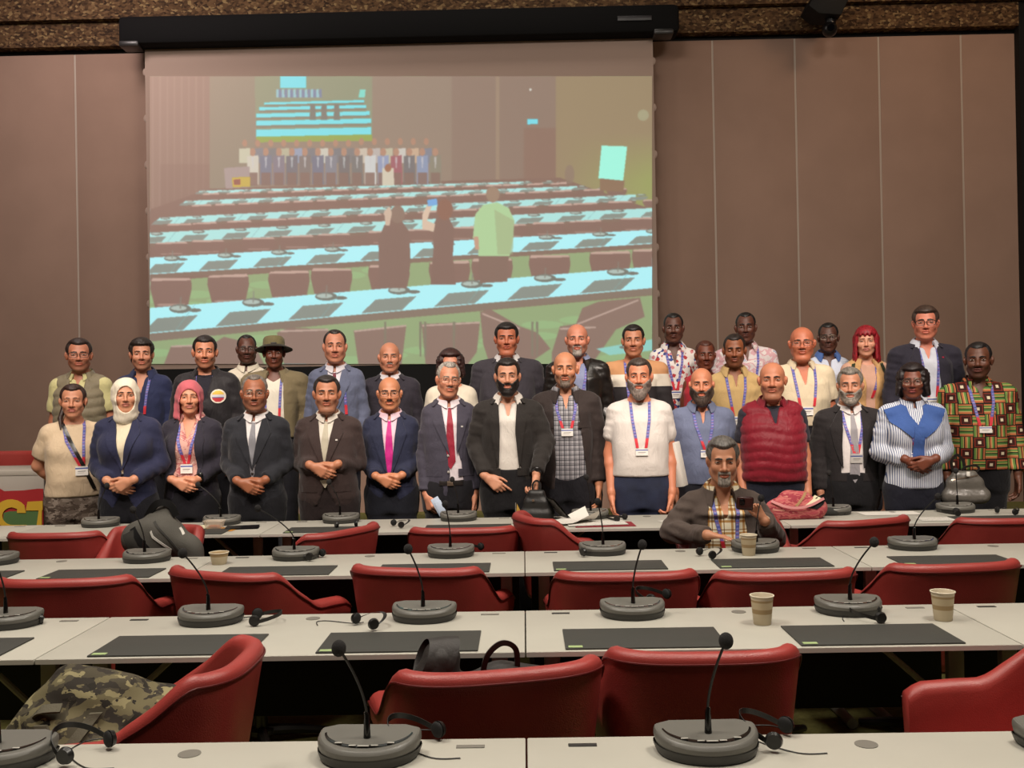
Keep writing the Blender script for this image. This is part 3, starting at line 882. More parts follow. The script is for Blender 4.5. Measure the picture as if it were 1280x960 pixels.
        if jk:
            f = s.garment('jacket', jk, jk.get('grow', .018)); fields.append(f)
            o = s.emit(jk.get('name', 'jacket'), f, jk['m'], jk.get('label')); s.parts['jacket'] = o
            hm = HeightMap(fields); hj = HeightMap([getattr(f, 'full', f)])
            op = jk.get('open')
            if jk.get('lapel') and op:
                pts = np.array(sorted(op), float); zb = jk['lapel']      # button height relative to the shoulders
                lw = jk.get('lw', .078); lm = jk.get('lm', jk['m'])
                for q in (-1, 1):
                    col = 1 if q < 0 else 2
                    zz = np.linspace(.048, zb, 14)
                    inner = [(np.interp(z, pts[:, 0], pts[:, col])-q*.007, zs+z) for z in zz]
                    outer = []
                    for i, z in enumerate(zz):
                        t = i/13
                        wd = lw*(.42+1.0*min(1, t/.30)) if t < .30 else lw*1.42*(1-(t-.30)/.70)**.8
                        if .20 < t < .33: wd = wd*1.0
                        outer.append((inner[i][0]+q*max(wd*.72, .003), zs+z-.010*(1 if t < .3 else 0)))
                    drape('lapel', hj, inner, outer, lm, o, off=.010, thick=.009, n=30, w=8)
                s.collar(lm, o, gap=.95, h=.022, fall=.034, tip=.0, spread=.030, r=sp.get('neck', .054)+.019, z=zs+.052, name='jacket_collar')
            elif jk.get('collar') == 'stand':
                s.collar(jk['m'], o, gap=jk.get('gap', .75), h=.045, fall=.05, tip=.02, spread=.020, r=sp.get('neck', .054)+.020, z=zs+.045)
            elif jk.get('collar') == 'open':
                s.collar(jk['m'], o, gap=jk.get('gap', .55), h=.03, fall=.045, tip=.045, spread=.030, r=sp.get('neck', .054)+.020, z=zs+.05)
            for (bx, bz) in jk.get('buttons', []):
                mb = MB(); y = float(hj(bx, zs+bz)); mb.lathe([(.002, -.004), (.0085, -.003), (.0085, .002), (.006, .004)], 12)
                b = mb.build('button', jk.get('bm', M_BUTTON), o, (bx, y-.002, zs+bz), (PI/2, 0, 0))
            for (px, pz, pw, ph) in jk.get('pockets', []):
                drape('pocket_flap', hj, [(px-pw/2, zs+pz), (px-pw/2, zs+pz-ph)], [(px+pw/2, zs+pz), (px+pw/2, zs+pz-ph)], jk['m'], o, off=.003, thick=.004, n=6, w=8)
            if jk.get('pin'):
                px, pz, pc = jk['pin']; drape('lapel_pin', hm, [(px-.007, zs+pz), (px-.007, zs+pz-.010)], [(px+.007, zs+pz), (px+.007, zs+pz-.010)], mat('pin', pc, .3, .2), o, off=.013, thick=.004, n=3, w=3)
        hm = HeightMap(fields) if fields else None
        s.hm = hm
        ln = sp.get('lanyard')
        if ln:
            src = hm if ln.get('over') else hm0
            bx = ln.get('x', 0.0); zb = zs-ln.get('z', .27); wd = .0095; top = ln.get('top', .066); out = ln.get('out', .012)
            root = None
            for q in (-1, 1):
                if q == ln.get('only', q):
                    x0 = q*top; x1 = bx+q*out
                    mid = [(x0, zs+.060), (x0*1.0+bx*.1, zs+.02), (x0*.80+x1*.2, zs-.08), (x1, zb)]
                    L = [(x-wd, z) for x, z in mid]; R = [(x+wd, z) for x, z in mid]
                    o = drape('lanyard', src, L, R, M_PRINT, root or s.root, off=.006, thick=.003, n=80, w=5, color=lanyard_color, smooth=2)
                    if root is None: root = o
            if ln.get('badge', True):
                bw, bh = ln.get('bw', .040), ln.get('bh', .062); zt = zb-.004
                def bcol(x, z, t, w):
                    C = np.tile(np.array(lin('e6e2dc')), (len(t), 1)); C[(t > .12) & (t < .30)] = lin('5a6aa8'); C[(t > .48) & (t < .60) & (w > .15) & (w < .85)] = lin('6b6664'); C[(t > .70) & (t < .76) & (w > .2) & (w < .7)] = lin('8b8583')
                    if ln.get('dim'): C *= .55
                    return C
                drape('badge', src, [(bx-bw, zt), (bx-bw, zt-bh)], [(bx+bw, zt), (bx+bw, zt-bh)], M_BADGE, root, off=.012, thick=.004, n=26, w=9, color=bcol, smooth=4)
        for e in sp.get('extra', []): e(s)
        # trousers and shoes
        tr = sp.get('trousers')
        if tr:
            f = Field(np.arange(-.26*s.w, .26*s.w, .012), np.arange(-.55 if sp.get('sit') else -.20-s.bel, .22, .012), np.arange(.03, .60*H if not sp.get('sit') else sp['sit']+.2, .012))
            f.loft(s.profile(), .015 if sp.get('shirt', {}).get('tuck') else .003)
            s.cut(f, lambda x, y, z: z-(tr.get('waist', .585*H)))
            for x in (-1, 1):
                l = s.legs[x]; f.cap(l[0], l[1], .098*s.w, .070, .07); f.cap(l[1], (l[2][0], l[2][1], .09), .070, .062, .02)
            f.wrinkle(.004, 40, 8, zhi=.50*H if not sp.get('sit') else 9)
            s.emit('trousers', f, tr['m'], tr.get('label'))
            if tr.get('belt'):
                hm2 = HeightMap([f]); zb = tr.get('waist', .585*H)-.02
                drape('belt', hm2, [(-.075, zb+.016), (.085, zb+.016)], [(-.075, zb-.016), (.085, zb-.016)], M_LEATHER, s.root, off=.005, thick=.004, n=24, w=4)
                drape('buckle', hm2, [(-.022, zb+.018), (.022, zb+.018)], [(-.022, zb-.018), (.022, zb-.018)], M_FRAME_G, s.root, off=.011, thick=.004, n=5, w=4)
            for x in (-1, 1):
                l = s.legs[x]; mb = MB()
                mb.ball((l[3][0], l[3][1]-.085, .042), .05, 1.0, 2.6, .8, 14, 8); mb.box((l[3][0], l[3][1]-.085, .012), (.09, .26, .022), .010)
                mb.build('shoe', M_SHOE, s.root)
    # ---- face, hair and what is worn on the head
    def face(s):
        sp, h = s.sp, s.head; R = .0052
        for q in (-1, 1):
            V, F, C = eye_mesh(h, q, sp.get('iris', '3a2416'), sp['skin'], sp.get('eyes', 1.0))
            link('eye', np_mesh('eye', V, F, C), M_EYE, s.root)
            if sp.get('brow', True):
                brow_mb(h, q, sp.get('bt', .0036), sp.get('arch', .003)).build('eyebrow', hair_mat(sp.get('brow_c', sp.get('hair', {}).get('color', '1d1512'))), s.root)
        if sp.get('hair'):
            V, F = hair_mesh(h, sp['hair'], R); V = smooth_mesh(V, F, 2)
            if len(V): link('hair', np_mesh('hair', V, F), hair_mat(sp['hair']['color']), s.root)
        if sp.get('beard'):
            V, F = beard_mesh(h, sp['beard'], .0045); V = smooth_mesh(V, F, 1)
            if len(V): link({'moustache': 'moustache'}.get(sp['beard']['kind'], 'beard'), np_mesh('beard', V, F), hair_mat(sp['beard']['color']), s.root)
        if sp.get('glasses'):
            gl = sp['glasses']
            glasses_parts(h, s.root, M_FRAME_D if gl.get('dark', 1) else M_FRAME_G, M_LENS, gl.get('rim', .0016), gl.get('shape', 'rect'), gl.get('w', .0265), gl.get('t', .017))
        if sp.get('hijab'):
            hj = sp['hijab']; k = h.k; c = h.c
            f = Field(c[0]+np.arange(-.15, .15, .005), c[1]+np.arange(-.16, .18, .005), np.arange(s.zs-.02, c[2]+.16*k, .005))
            h.build(f, .011, False)
            for q in (-1, 1): h.ell(f, (q*.072, .012, .0), (.022, .04, .05), .02)
            h.ell(f, (0, .03, .03), (.083, .098, .095), .02)
            h.cap(f, (0, .0, -.07), (0, .0, -.135), .075, .083, .03)
            if hj.get('tail'): h.cap(f, (-.06, .04, .0), (-.085, .02, -.13), .040, .028, .02); h.cap(f, (.05, .06, .0), (.055, .05, -.12), .04, .03, .02)
            f.wrinkle(.0025, 90, 4)
            x, y, z = f.P((slice(None),)*3)
            px, py, pz = x-c[0], y-c[1], z-c[2]; Rm = h.R
            u = (Rm[0][0]*px+Rm[1][0]*py+Rm[2][0]*pz)/k; v = (Rm[0][1]*px+Rm[1][1]*py+Rm[2][1]*pz)/k; w = (Rm[0][2]*px+Rm[1][2]*py+Rm[2][2]*pz)/k
            if hj.get('cap'):     # tied back: forehead band and the sides only, neck bare
                op = np.where(v < .02, (1-np.sqrt((u/.066)**2+((w+.032)/.092)**2))*.06, -1)
                op = np.maximum(op, np.where((v < .035) & (np.abs(u) < .066), -.03-w, -1))
            else:
                op = np.where(v < .0, (1-np.sqrt((u/.060)**2+((w+.024)/.092)**2))*.055, -1)
            f.D = np.maximum(f.D, (op*k).astype(np.float32))
            V, F = f.mesh(); V = smooth_mesh(V, F, 3); link('headscarf', np_mesh('headscarf', V, F), hj['m'], s.root)
        if sp.get('hat'):
            mb = MB(); k = h.k; n = 40; prof = [(.094, .036), (.098, .040), (.128, .026), (.158, .012), (.160, .008), (.128, .020), (.098, .030)]
            mb.lathe([(r*k, z*k) for r, z in prof], n, sx=.93, sy=1.05, cap=False)
            o = mb.build('hat', sp['hat']['brim'], s.root, tuple(h.p(0, .016, .022)), (math.radians(-9), 0, math.radians(sp.get('hyaw', 0))))
            mb = MB(); mb.lathe([(.094*k, .030*k), (.093*k, .062*k), (.090*k, .095*k), (.078*k, .112*k), (.045*k, .118*k), (.005*k, .116*k)], n, sx=.93, sy=1.05)
            mb.build('crown', sp['hat']['m'], o)
# ------------------------------------------------------------------ the room
def cork_mat():
    m, N, L, b = newmat('cork_board'); b.inputs['Roughness'].default_value = .9; b.inputs['Specular IOR Level'].default_value = .2
    tc = N.new('ShaderNodeTexCoord'); v = N.new('ShaderNodeTexVoronoi'); v.inputs['Scale'].default_value = 34; v.inputs['Randomness'].default_value = 1
    mp = N.new('ShaderNodeMapping'); mp.inputs['Scale'].default_value = (1, 1, 1.5); L.new(tc.outputs['Object'], mp.inputs['Vector']); L.new(mp.outputs[0], v.inputs['Vector'])
    s = N.new('ShaderNodeSeparateXYZ'); L.new(v.outputs['Color'], s.inputs[0])
    r = ramp4(N, [(0, '2e2018'), (.3, '4a3626'), (.6, '5c442e'), (.85, '6a5038'), (.95, '8a7250')]); L.new(s.outputs[0], r.inputs['Fac']); L.new(r.outputs['Color'], b.inputs['Base Color'])
    bp = N.new('ShaderNodeBump'); bp.inputs['Strength'].default_value = .5; bp.inputs['Distance'].default_value = .01; L.new(s.outputs[1], bp.inputs['Height']); L.new(bp.outputs['Normal'], b.inputs['Normal'])
    return m
def ramp4(N, stops, interp='LINEAR'):
    r = N.new('ShaderNodeValToRGB'); r.color_ramp.interpolation = interp; e = r.color_ramp.elements
    while len(e) > 1: e.remove(e[-1])
    e[0].position = stops[0][0]; e[0].color = (*lin(stops[0][1]), 1)
    for p, c in stops[1:]:
        q = e.new(p); q.color = (*lin(c), 1)
    return r
M_WALL = mat('fabric_wall_panel', '9c8072', .9, bump=.15, bscale=220, var=.05, vscale=2.5, spec=.15)
M_SEAM = mat('panel_seam', 'b4a498', .7)
M_SEAMD = mat('dark_panel_seam', '54423a', .8)
M_CORK = cork_mat()
M_BLACK = mat('black_matte', '0c0b0c', .7, spec=.3)
M_CARPET = mat('olive_carpet', '6e6a3e', .95, bump=.5, bscale=300, var=.18, vscale=40, spec=.1)
M_DARKWALL = mat('dark_side_wall', '4a3c34', .9)
M_CEIL = mat('ceiling_paint', '5c4a3c', .9)
WY = 10.2                                             # the end wall
def struct(mb, name, m, label=None):
    o = mb.build(name, m); o['kind'] = 'structure'
    if label: o['label'] = label
    return o
XL, XR, YB, ZC = -6.4, 6.6, -3.0, 6.3
struct(MB().box((0, (WY+YB)/2, -.05), (XR-XL+.4, WY-YB+.6, .1)), 'floor', M_CARPET)
struct(MB().box((0, (WY+YB)/2, ZC+.05), (XR-XL+.4, WY-YB+.6, .1)), 'ceiling', M_CEIL)
struct(MB().box((XL-.1, (WY+YB)/2, ZC/2), (.2, WY-YB+.4, ZC)), 'wall_left', M_DARKWALL)
struct(MB().box((XR+.1, (WY+YB)/2, ZC/2), (.2, WY-YB+.4, ZC)), 'wall_right', M_DARKWALL)
struct(MB().box((.1, YB-.1, ZC/2), (XR-XL+.4, .2, ZC)), 'wall_rear', M_DARKWALL)
# end wall: fabric panels with thin seams between, a black reveal and a cork frieze above
ZT = at(640, 56, WY).z                                # top of the panels
seams = [97, 200, 303, 406, 509, 612, 715, 794, 895, 998, 1103, 1206]
sx = [XL]+[at(p, 300, WY).x for p in seams]+[XR]
w = MB(); w.box((.1, WY+.106, ZT/2), (XR-XL+.4, .2, ZT)); ws = w.build('wall_end', M_SEAM); ws['kind'] = 'structure'
mb = MB()
for a, b in zip(sx, sx[1:]): mb.box(((a+b)/2, WY+.03, ZT/2), (b-a-.022, .06, ZT), .002)
po = mb.build('wall_panel', M_WALL, ws)
struct(MB().box((.1, WY+.10, ZT+.025), (XR-XL+.4, .14, .05)), 'trim_1', M_BLACK)
struct(MB().box((.1, WY+.02, ZT+.17), (XR-XL+.4, .24, .24)), 'trim_2', M_CORK)
struct(MB().box((.1, WY-.02, (ZT+.30+ZC)/2), (XR-XL+.4, .32, ZC-ZT-.30)), 'trim_3', M_CORK)
pc = at(1279, 300, WY-.1)
struct(MB().box((pc.x+.11, WY-.05, ZC/2), (.22, .10, ZC)), 'trim_4', M_BLACK)
# platform under the back row
struct(MB().box((.1, (7.02+WY)/2, DAIS/2), (XR-XL, WY-7.02, DAIS)), 'trim_5', M_CARPET, 'low carpeted platform under the back row of people')
struct(MB().box((.9, (7.72+9.2)/2, DAIS+.05), (6.2, 9.2-7.72, .10)), 'trim_6', M_CARPET, 'second low step of the platform')

# projection screen
SY = 9.85
sl, sr = at(183, 250, SY).x, at(820, 250, SY).x
st, sb_ = at(500, 54, SY).z, at(500, 456, SY).z
scr = thing('projection_screen', 'wide hanging projection screen showing the conference room, with a black casing', 'screen', ((sl+sr)/2, SY, sb_))
SWd, SHt = sr-sl, st-sb_
M_SCREEN = mat('screen_cloth', 'a58f84', .85, spec=.2)
MB().box((0, .03, SHt/2), (SWd, .02, SHt)).build('cloth', M_SCREEN, scr)
MB().box((0, .03, -.30), (SWd*.985, .02, .60)).build('lower_border', M_BLACK, scr)
mb = MB(); mb.box((.02, .0, SHt+.145), (at(843, 30, SY).x-at(150, 30, SY).x, .30, .29), .05)
cs = mb.build('casing', mat('black_casing', '0c0b0c', .8, spec=.15), scr)
MB().box((SWd/2-.20, -.155, SHt+.14), (.34, .012, .05), .004).build('name_plate', mat('dark_plate', '232024', .4), cs)
MB().box((SWd/2+.09, -.05, SHt+.01), (.20, .20, .06), .02).build('end_cap', mat('casing_end', '2a2828', .35), cs)
MB().box((-SWd/2-.10, -.05, SHt+.01), (.20, .20, .06), .02).build('end_cap', bpy.data.materials['casing_end'], cs)
mb = MB()
for q in (-1, 1):
    for i in range(7): mb.ball((q*SWd/2, .03, SHt*(.06+.145*i)), .035, .8, .3, 1.2, 10, 6)
mb.build('tension_tab', M_SCREEN, scr)

# small camera under the cork frieze
c0 = at(1030, 14, WY-.35)
cp = thing('ceiling_camera', 'small black camera mounted on the cork frieze right of the screen', 'camera', (c0.x, WY-.35, c0.z))
mb = MB(); mb.prism([(-.20, 0), (-.15, .10), (.18, .12), (.20, .06), (.12, -.10), (-.10, -.08)], -.10, .20, .015, Matrix.Rotation(PI/2, 4, 'X') @ Matrix.Translation((0, 0, -.04))); mb.build('housing', M_BLACK, cp)
mb = MB(); mb.tube([(0.06, -.02, -.08), (.05, -.03, -.16)], [.06, .05], 14); mb.ball((.04, -.04, -.20), .075); hd = mb.build('camera_head', mat('camera_black', '151314', .3), cp)
mb = MB(); mb.tube([(.03, -.10, -.205), (.03, -.125, -.208)], .034, 16); mb.build('lens', mat('lens_glass', '08080c', .08), hd)
mb = MB(); mb.box((0.05, .13, .03), (.10, .16, .08), .01); mb.build('bracket', M_BLACK, cp)

# ------------------------------------------------------------------ conference tables
M_TOP = mat('grey_laminate', 'b6b3a8', .42, var=.03, vscale=5, spec=.4)
M_EDGE = mat('table_edge', 'c4bfb6', .5)
M_STEEL = mat('grey_steel', '8f8a82', .42, .25)
M_PANEL = mat('black_panel', '0e0d0e', .6, spec=.3)
M_PORT = mat('cable_port', '2c2a28', .5)
M_PORTL = mat('grey_cable_port', '76726a', .5)
TL, TD = 1.555, .57
BACKS = (2.325, 3.65, 4.975, 6.30)
def make_table():
    t = thing('conference_table', 'x', 'table')
    MB().box((0, -TD/2, TABZ-.009), (TL-.004, TD, .018), .003).build('tabletop', M_TOP, t)
    MB().box((0, -TD-.0005, TABZ-.009), (TL-.006, .003, .015)).build('edge_band', M_EDGE, t)
    MB().box((0, -.03, .545), (TL-.06, .018, .345), .003).build('modesty_panel', M_PANEL, t)
    for x in (-1, 1):
        lg = MB().box((x*(TL/2-.09), -TD*.5, .375), (.055, .035, .69), .006).build('leg', M_STEEL, t)
        mb = MB(); mb.tube([(x*(TL/2-.09), -TD+.03, .028), (x*(TL/2-.09), -.02, .028)], .024, 12); mb.build('foot', M_STEEL, lg)
        mb = MB(); mb.tube([(x*(TL/2-.10), -TD*.5, .45), (x*(TL/2-.38), -TD*.5+.02, .70)], .011, 8); mb.build('brace', M_STEEL, t)
    MB().box((0, -TD*.5, .705), (TL-.12, .05, .035), .004).build('rail', M_STEEL, t)
    for x in (-1, 1): MB().box((x*(TL/2-.13), -.055, TABZ+.0006), (.066, .018, .003), .001).build('cable_port', M_PORTL if x > 0 else M_PORT, t)
    mb = MB(); mb.lathe([(.026, -.0015), (.026, .0015), (.022, .002)], 20, (0, -.075, TABZ)); mb.build('cable_port', M_PORTL, t)
    return t
ROWN = ('nearest table row', 'second table row', 'third table row', 'farthest table row')
cols = {0: (-1, 0), 1: (-2, -1, 0, 1), 2: (-2, -1, 0, 1), 3: (-3, -2, -1, 0, 1, 2)}
cn = {-3: 'third left of the middle seam', -2: 'second left of the middle seam', -1: 'just left of the middle seam', 0: 'just right of the middle seam', 1: 'second right of the middle seam', 2: 'third right of the middle seam'}
tb0 = None
for r in range(4):
    for c in cols[r]:
        t = make_table() if tb0 is None else copy_tree(tb0); tb0 = tb0 or t
        t.location = ((c+.5)*TL, BACKS[r], 0)
        tag(t, 'grey conference table in the %s, %s' % (ROWN[r], cn[c]), 'table', 'rows of conference tables')

def ton(px, py, z=TABZ):
    """the point of a table top seen at a pixel"""
    d = at(px, py, 1.0)-CAM; k = (z-CAMZ)/d.z; return CAM+d*k

# ------------------------------------------------------------------ red tub chairs
def leather_mat():
    m = mat('red_leather', '9e3a35', .40, bump=.15, bscale=260, var=.10, vscale=6, spec=.55)
    return m
M_RED = leather_mat(); M_PIPE = mat('dark_red_piping', '571312', .4); M_CHROME = mat('dark_chrome', '3a3836', .3, .7)
def sstep(a, b, x):
    t = max(0, min(1, (x-a)/(b-a))); return t*t*(3-2*t)
def make_chair():
    """faces +y; back at -y"""
    t = thing('armchair', 'x', 'chair')
    n = 64; mb = MB(); rows = []; pipe = []
    for i in range(n+1):
        s_ = -1+2*i/n; a = abs(s_)
        # plan: a rounded U from arm end, round the back, to the other arm end
        ang = s_*PI*.5
        if a < .62:
            th = s_/.62*PI/2*1.02; x = math.copysign(abs(math.sin(th))**.62, th)*.272; y = -.235-.035+.22*(1-abs(math.cos(th))**.62)
            nx, ny = math.sin(th)*.9, -abs(math.cos(th))-.12
        else:
            f = (a-.62)/.38; x = math.copysign(.272+.018*math.sin(f*PI*.5), s_); y = -.05+f*.295
            nx, ny = math.copysign(1, s_), -.05
        nn = math.hypot(nx, ny); nx, ny = nx/nn, ny/nn
        top = .825-.170*sstep(.40, .74, a)-.012*sstep(.74, 1, a)
        if a > .95: top -= .025*(a-.95)/.05
        th_ = .030+.008*sstep(.45, .8, a)
        lean = .055*(1-sstep(.35, .75, a))                # back leans out at the top
        def P(off, z):
            k = (z-.40)/(.825-.40); tp = .035*(1-k)       # the shell narrows downward
            return Vector((x+nx*(off-tp)+0, y+ny*(off-tp)-lean*k*(0.6), z))
        prof = [P(th_*.6, .40), P(th_*.85, .52), P(th_, top-.075), P(th_*1.05, top-.035)]
        for q in range(1, 7):
            u = PI*q/7; prof.append(P(math.cos(u)*th_*1.08, top-.034+math.sin(u)*.034))
        prof += [P(-th_*1.05, top-.035), P(-th_*.95, top-.09), P(-th_*.7, .50), P(-th_*.6, .40)]
        rows.append(prof); pipe.append(P(th_*1.06+.002, top-.030))
    mb.grid(rows, close=True)
    mb.bm.verts.ensure_lookup_table(); k = len(rows[0])
    mb.bm.faces.new([mb.bm.verts[j] for j in range(k)]); mb.bm.faces.new([mb.bm.verts[n*k+j] for j in range(k)][::-1])
    sh = mb.build('shell', M_RED, t, flat_angle=60)
    MB().tube(pipe, .0035, 6).build('piping', M_PIPE, sh)
    MB().box((0, .03, .405), (.50, .50, .11), .04, 3).build('seat', M_RED, t)
    mb = MB(); mb.lathe([(.16, .335), (.05, .325), (.03, .30), (.03, .08), (.055, .07), (.055, .05)], 20); mb.build('pedestal', M_CHROME, t)
    for k in range(4):
        a = PI/4+k*PI/2; mb = MB(); mb.tube([(0, 0, .065), (.16*math.cos(a), .16*math.sin(a), .05), (.29*math.cos(a), .29*math.sin(a), .025)], [.026, .022, .016], 8); mb.build('leg', M_CHROME, t)
    return t
CH = [  # pixel of the middle of the back's top edge, depth of that point, turn, label
    (306, 797, 2.80, 90, 'red tub chair turned sideways in front with a camouflage backpack on its seat'),
    (632, 836, 2.60, 13, 'red tub chair in front carrying a black bag on its seat'),
    (884, 808, 2.74, 0, 'red tub chair in front, just right of the black bag chair'),
    (1412, 790, 2.79, 90, 'red tub chair turned sideways at the front right corner'),
    (70, 727, 3.98, 2, 'red tub chair at the left edge behind the second table row'),
    (264, 703, 4.09, -24, 'red tub chair turned right behind the second table row, left of the left-bent microphone'),
    (512, 709, 4.10, -12, 'red tub chair turned slightly right, left of the middle seam behind the second table row'),
    (785, 717, 3.92, 0, 'red tub chair just right of the middle seam behind the second table row'),
    (990, 720, 3.88, 4, 'red tub chair behind the tall paper cup of the second table row'),
    (1205, 700, 4.00, 7, 'red tub chair at the right end behind the second table row'),
    (60, 664, 5.33, 0, 'red tub chair at the left end of the farthest table row'),
    (203, 658, 5.60, 180, 'red tub chair facing the camera with the grey duffel bag on it'),
    (440, 657, 5.32, 58, 'red tub chair turned to the left at the farthest table row'),
    (577, 657, 5.26, 0, 'red tub chair squarely facing the farthest table row before the slate suit man'),
    (655, 644, 5.36, -68, 'red tub chair turned to the right below the black handbag'),
    (1095, 645, 5.34, 22, 'red tub chair turned left at the farthest table row beside the pink bag'),
    (1270, 651, 5.28, 0, 'red tub chair at the right edge of the farthest table row'),
    (905, 640, 5.66, 180, 'red tub chair under the seated man, facing the camera'),
]
ch0 = None; CHO = []
for px, py, y, rz, lb in CH:
    t = make_chair() if ch0 is None else copy_tree(ch0); ch0 = ch0 or t
    a = math.radians(rz); p = at(px, py, y); off = Vector((0, -.30, 0)); off.rotate(Matrix.Rotation(a, 3, 'Z').to_euler())
    t.location = (p.x-off.x, y-off.y, 0); t.rotation_euler = (0, 0, a)
    t.scale = (.86 if abs(rz) == 90 else 1.0 if px == 884 else .95 if px in (60, 203) else .84 if px == 655 else 1.05, 1, 1.06 if px == 655 else 1)
    tag(t, lb, 'chair', 'red conference chairs'); CHO.append(t)

# ------------------------------------------------------------------ desk pads, microphones, headsets
M_PADM = mat('dark_desk_pad', '3a3a36', .62, bump=.1, bscale=300); M_STICK = mat('green_sticker', '9fb47c', .6)
M_MIC = mat('grey_mic_plastic', '66645e', .42); M_MICD = mat('dark_mic_plastic', '302f2c', .45); M_GLOSS = mat('black_gloss', '0b0b0b', .15)
M_FOAM = mat('foam_black', '211f1f', .95, bump=.5, bscale=500); M_GOOSE = mat('gooseneck_metal', '2c2b2a', .35, .5); M_KEY = mat('pale_keys', 'b5b2aa', .4)
def pad(k, r, dx, front=.0, label='', depth=.25, rz=0):
    t = thing('desk_pad', label, 'desk pad', ((k+.5)*.7775+dx, BACKS[r]-TD+front+depth/2+.012, TABZ), rz, 'dark desk pads on the tables')
    MB().box((0, 0, .003), (.515, depth, .005), .0015).build('mat', M_PADM, t)
    MB().box((-.225, -depth/2+.018, .0062), (.045, .022, .0012)).build('sticker', M_STICK, t)
    return t
_prof = None
def dshape(w, d, n=30):
    """flat side at +y, curved side to -y"""
    pts = [(math.cos(PI+PI*i/n)*w/2, (-abs(math.sin(PI*i/n))**.85)*d+d*.45) for i in range(n+1)]
    pts += [(w/2*.98, d*.45+.012), (w*.35, d*.45+.028), (-w*.35, d*.45+.028), (-w/2*.98, d*.45+.012)]
    return pts
def make_mic(loc, bend, label, rz=0.0, h=.21):
    """bend: sideways and forward offset of the head from the stem's foot"""
    t = thing('conference_microphone', label, 'microphone', loc, rz, 'gooseneck microphones on the tables')
    W_, D_ = .235, .115
    mb = MB(); rows = []
    for z, sc, dy in ((.0, .90, 0), (.006, .94, 0), (.026, 1.0, 0), (.034, 1.0, .0), (.040, .975, .002), (.0425, .94, .003)):
        rows.append([(x*sc, y*sc+dy, z+max(0, (y+.06))*.10*(z > .02)) for x, y in dshape(W_, D_)])
    mb.grid(rows, close=True); mb.bm.verts.ensure_lookup_table(); k = len(rows[0])
    mb.bm.faces.new([mb.bm.verts[j] for j in range(k)][::-1]); mb.bm.faces.new([mb.bm.verts[5*k+j] for j in range(k)])
    b = mb.build('base', M_MIC, t, flat_angle=30)
    # dark lower skirt
    mb = MB(); rows = [[(x*sc, y*sc, z) for x, y in dshape(W_, D_)] for z, sc in ((.0, .92), (.004, .965), (.020, 1.012), (.023, 1.008))]
    mb.grid(rows, close=True); mb.build('skirt', M_MICD, b)
    # the curved black groove with its keys
    zt = lambda y: .0425+max(0, (y+.06))*.10+.0006
    rr = [[], []]
    for i in range(31):
        a = PI+PI*(.05+.90*i/30); x = math.cos(a)*W_*.435; y = -abs(math.sin(a))**.85*D_*.80+D_*.45
        for q, sc in enumerate((1.0, .90)): rr[q].append((x*(1 if q == 0 else .965), y+(.0 if q == 0 else .017*abs(math.sin(a))+.002), zt(y)+.0004))
    MB().grid([rr[0], rr[1]]).build('button_strip', M_GLOSS, b, smooth=False)
    for i, a in enumerate((.30, .42, .5, .58, .70)):
        an = PI+PI*a; x = math.cos(an)*W_*.425; y = -abs(math.sin(an))**.85*D_*.80+D_*.45+.006
        MB().box((x, y, zt(y)+.0014), (.016 if i != 2 else .026, .0055, .002), .0006).build('button', M_KEY, b)
    bx, by = bend; z0 = .045
    mb = MB(); mb.tube([(0, .012, z0), (0, .012, z0+.055), (bx*.06, .012, z0+.062)], [.0085, .0062, .0045], 10)
    foot = mb.build('stem_foot', M_GLOSS, t)
    pts = []
    for i in range(13):
        u = i/12; pts.append((bx*u**1.5, .012+by*u**1.6, z0+.058+(h-.058)*(u-.04*u*u)))
    MB().tube(pts, .0032, 8).build('gooseneck', M_GOOSE, t)
    e = Vector(pts[-1]); d = (e-Vector(pts[-2])).normalized()
    mb = MB(); mb.ball(e+d*.012, .0165, 1, 1, 1.15, 16, 10); mb.build('foam_windscreen', M_FOAM, t)
    return t
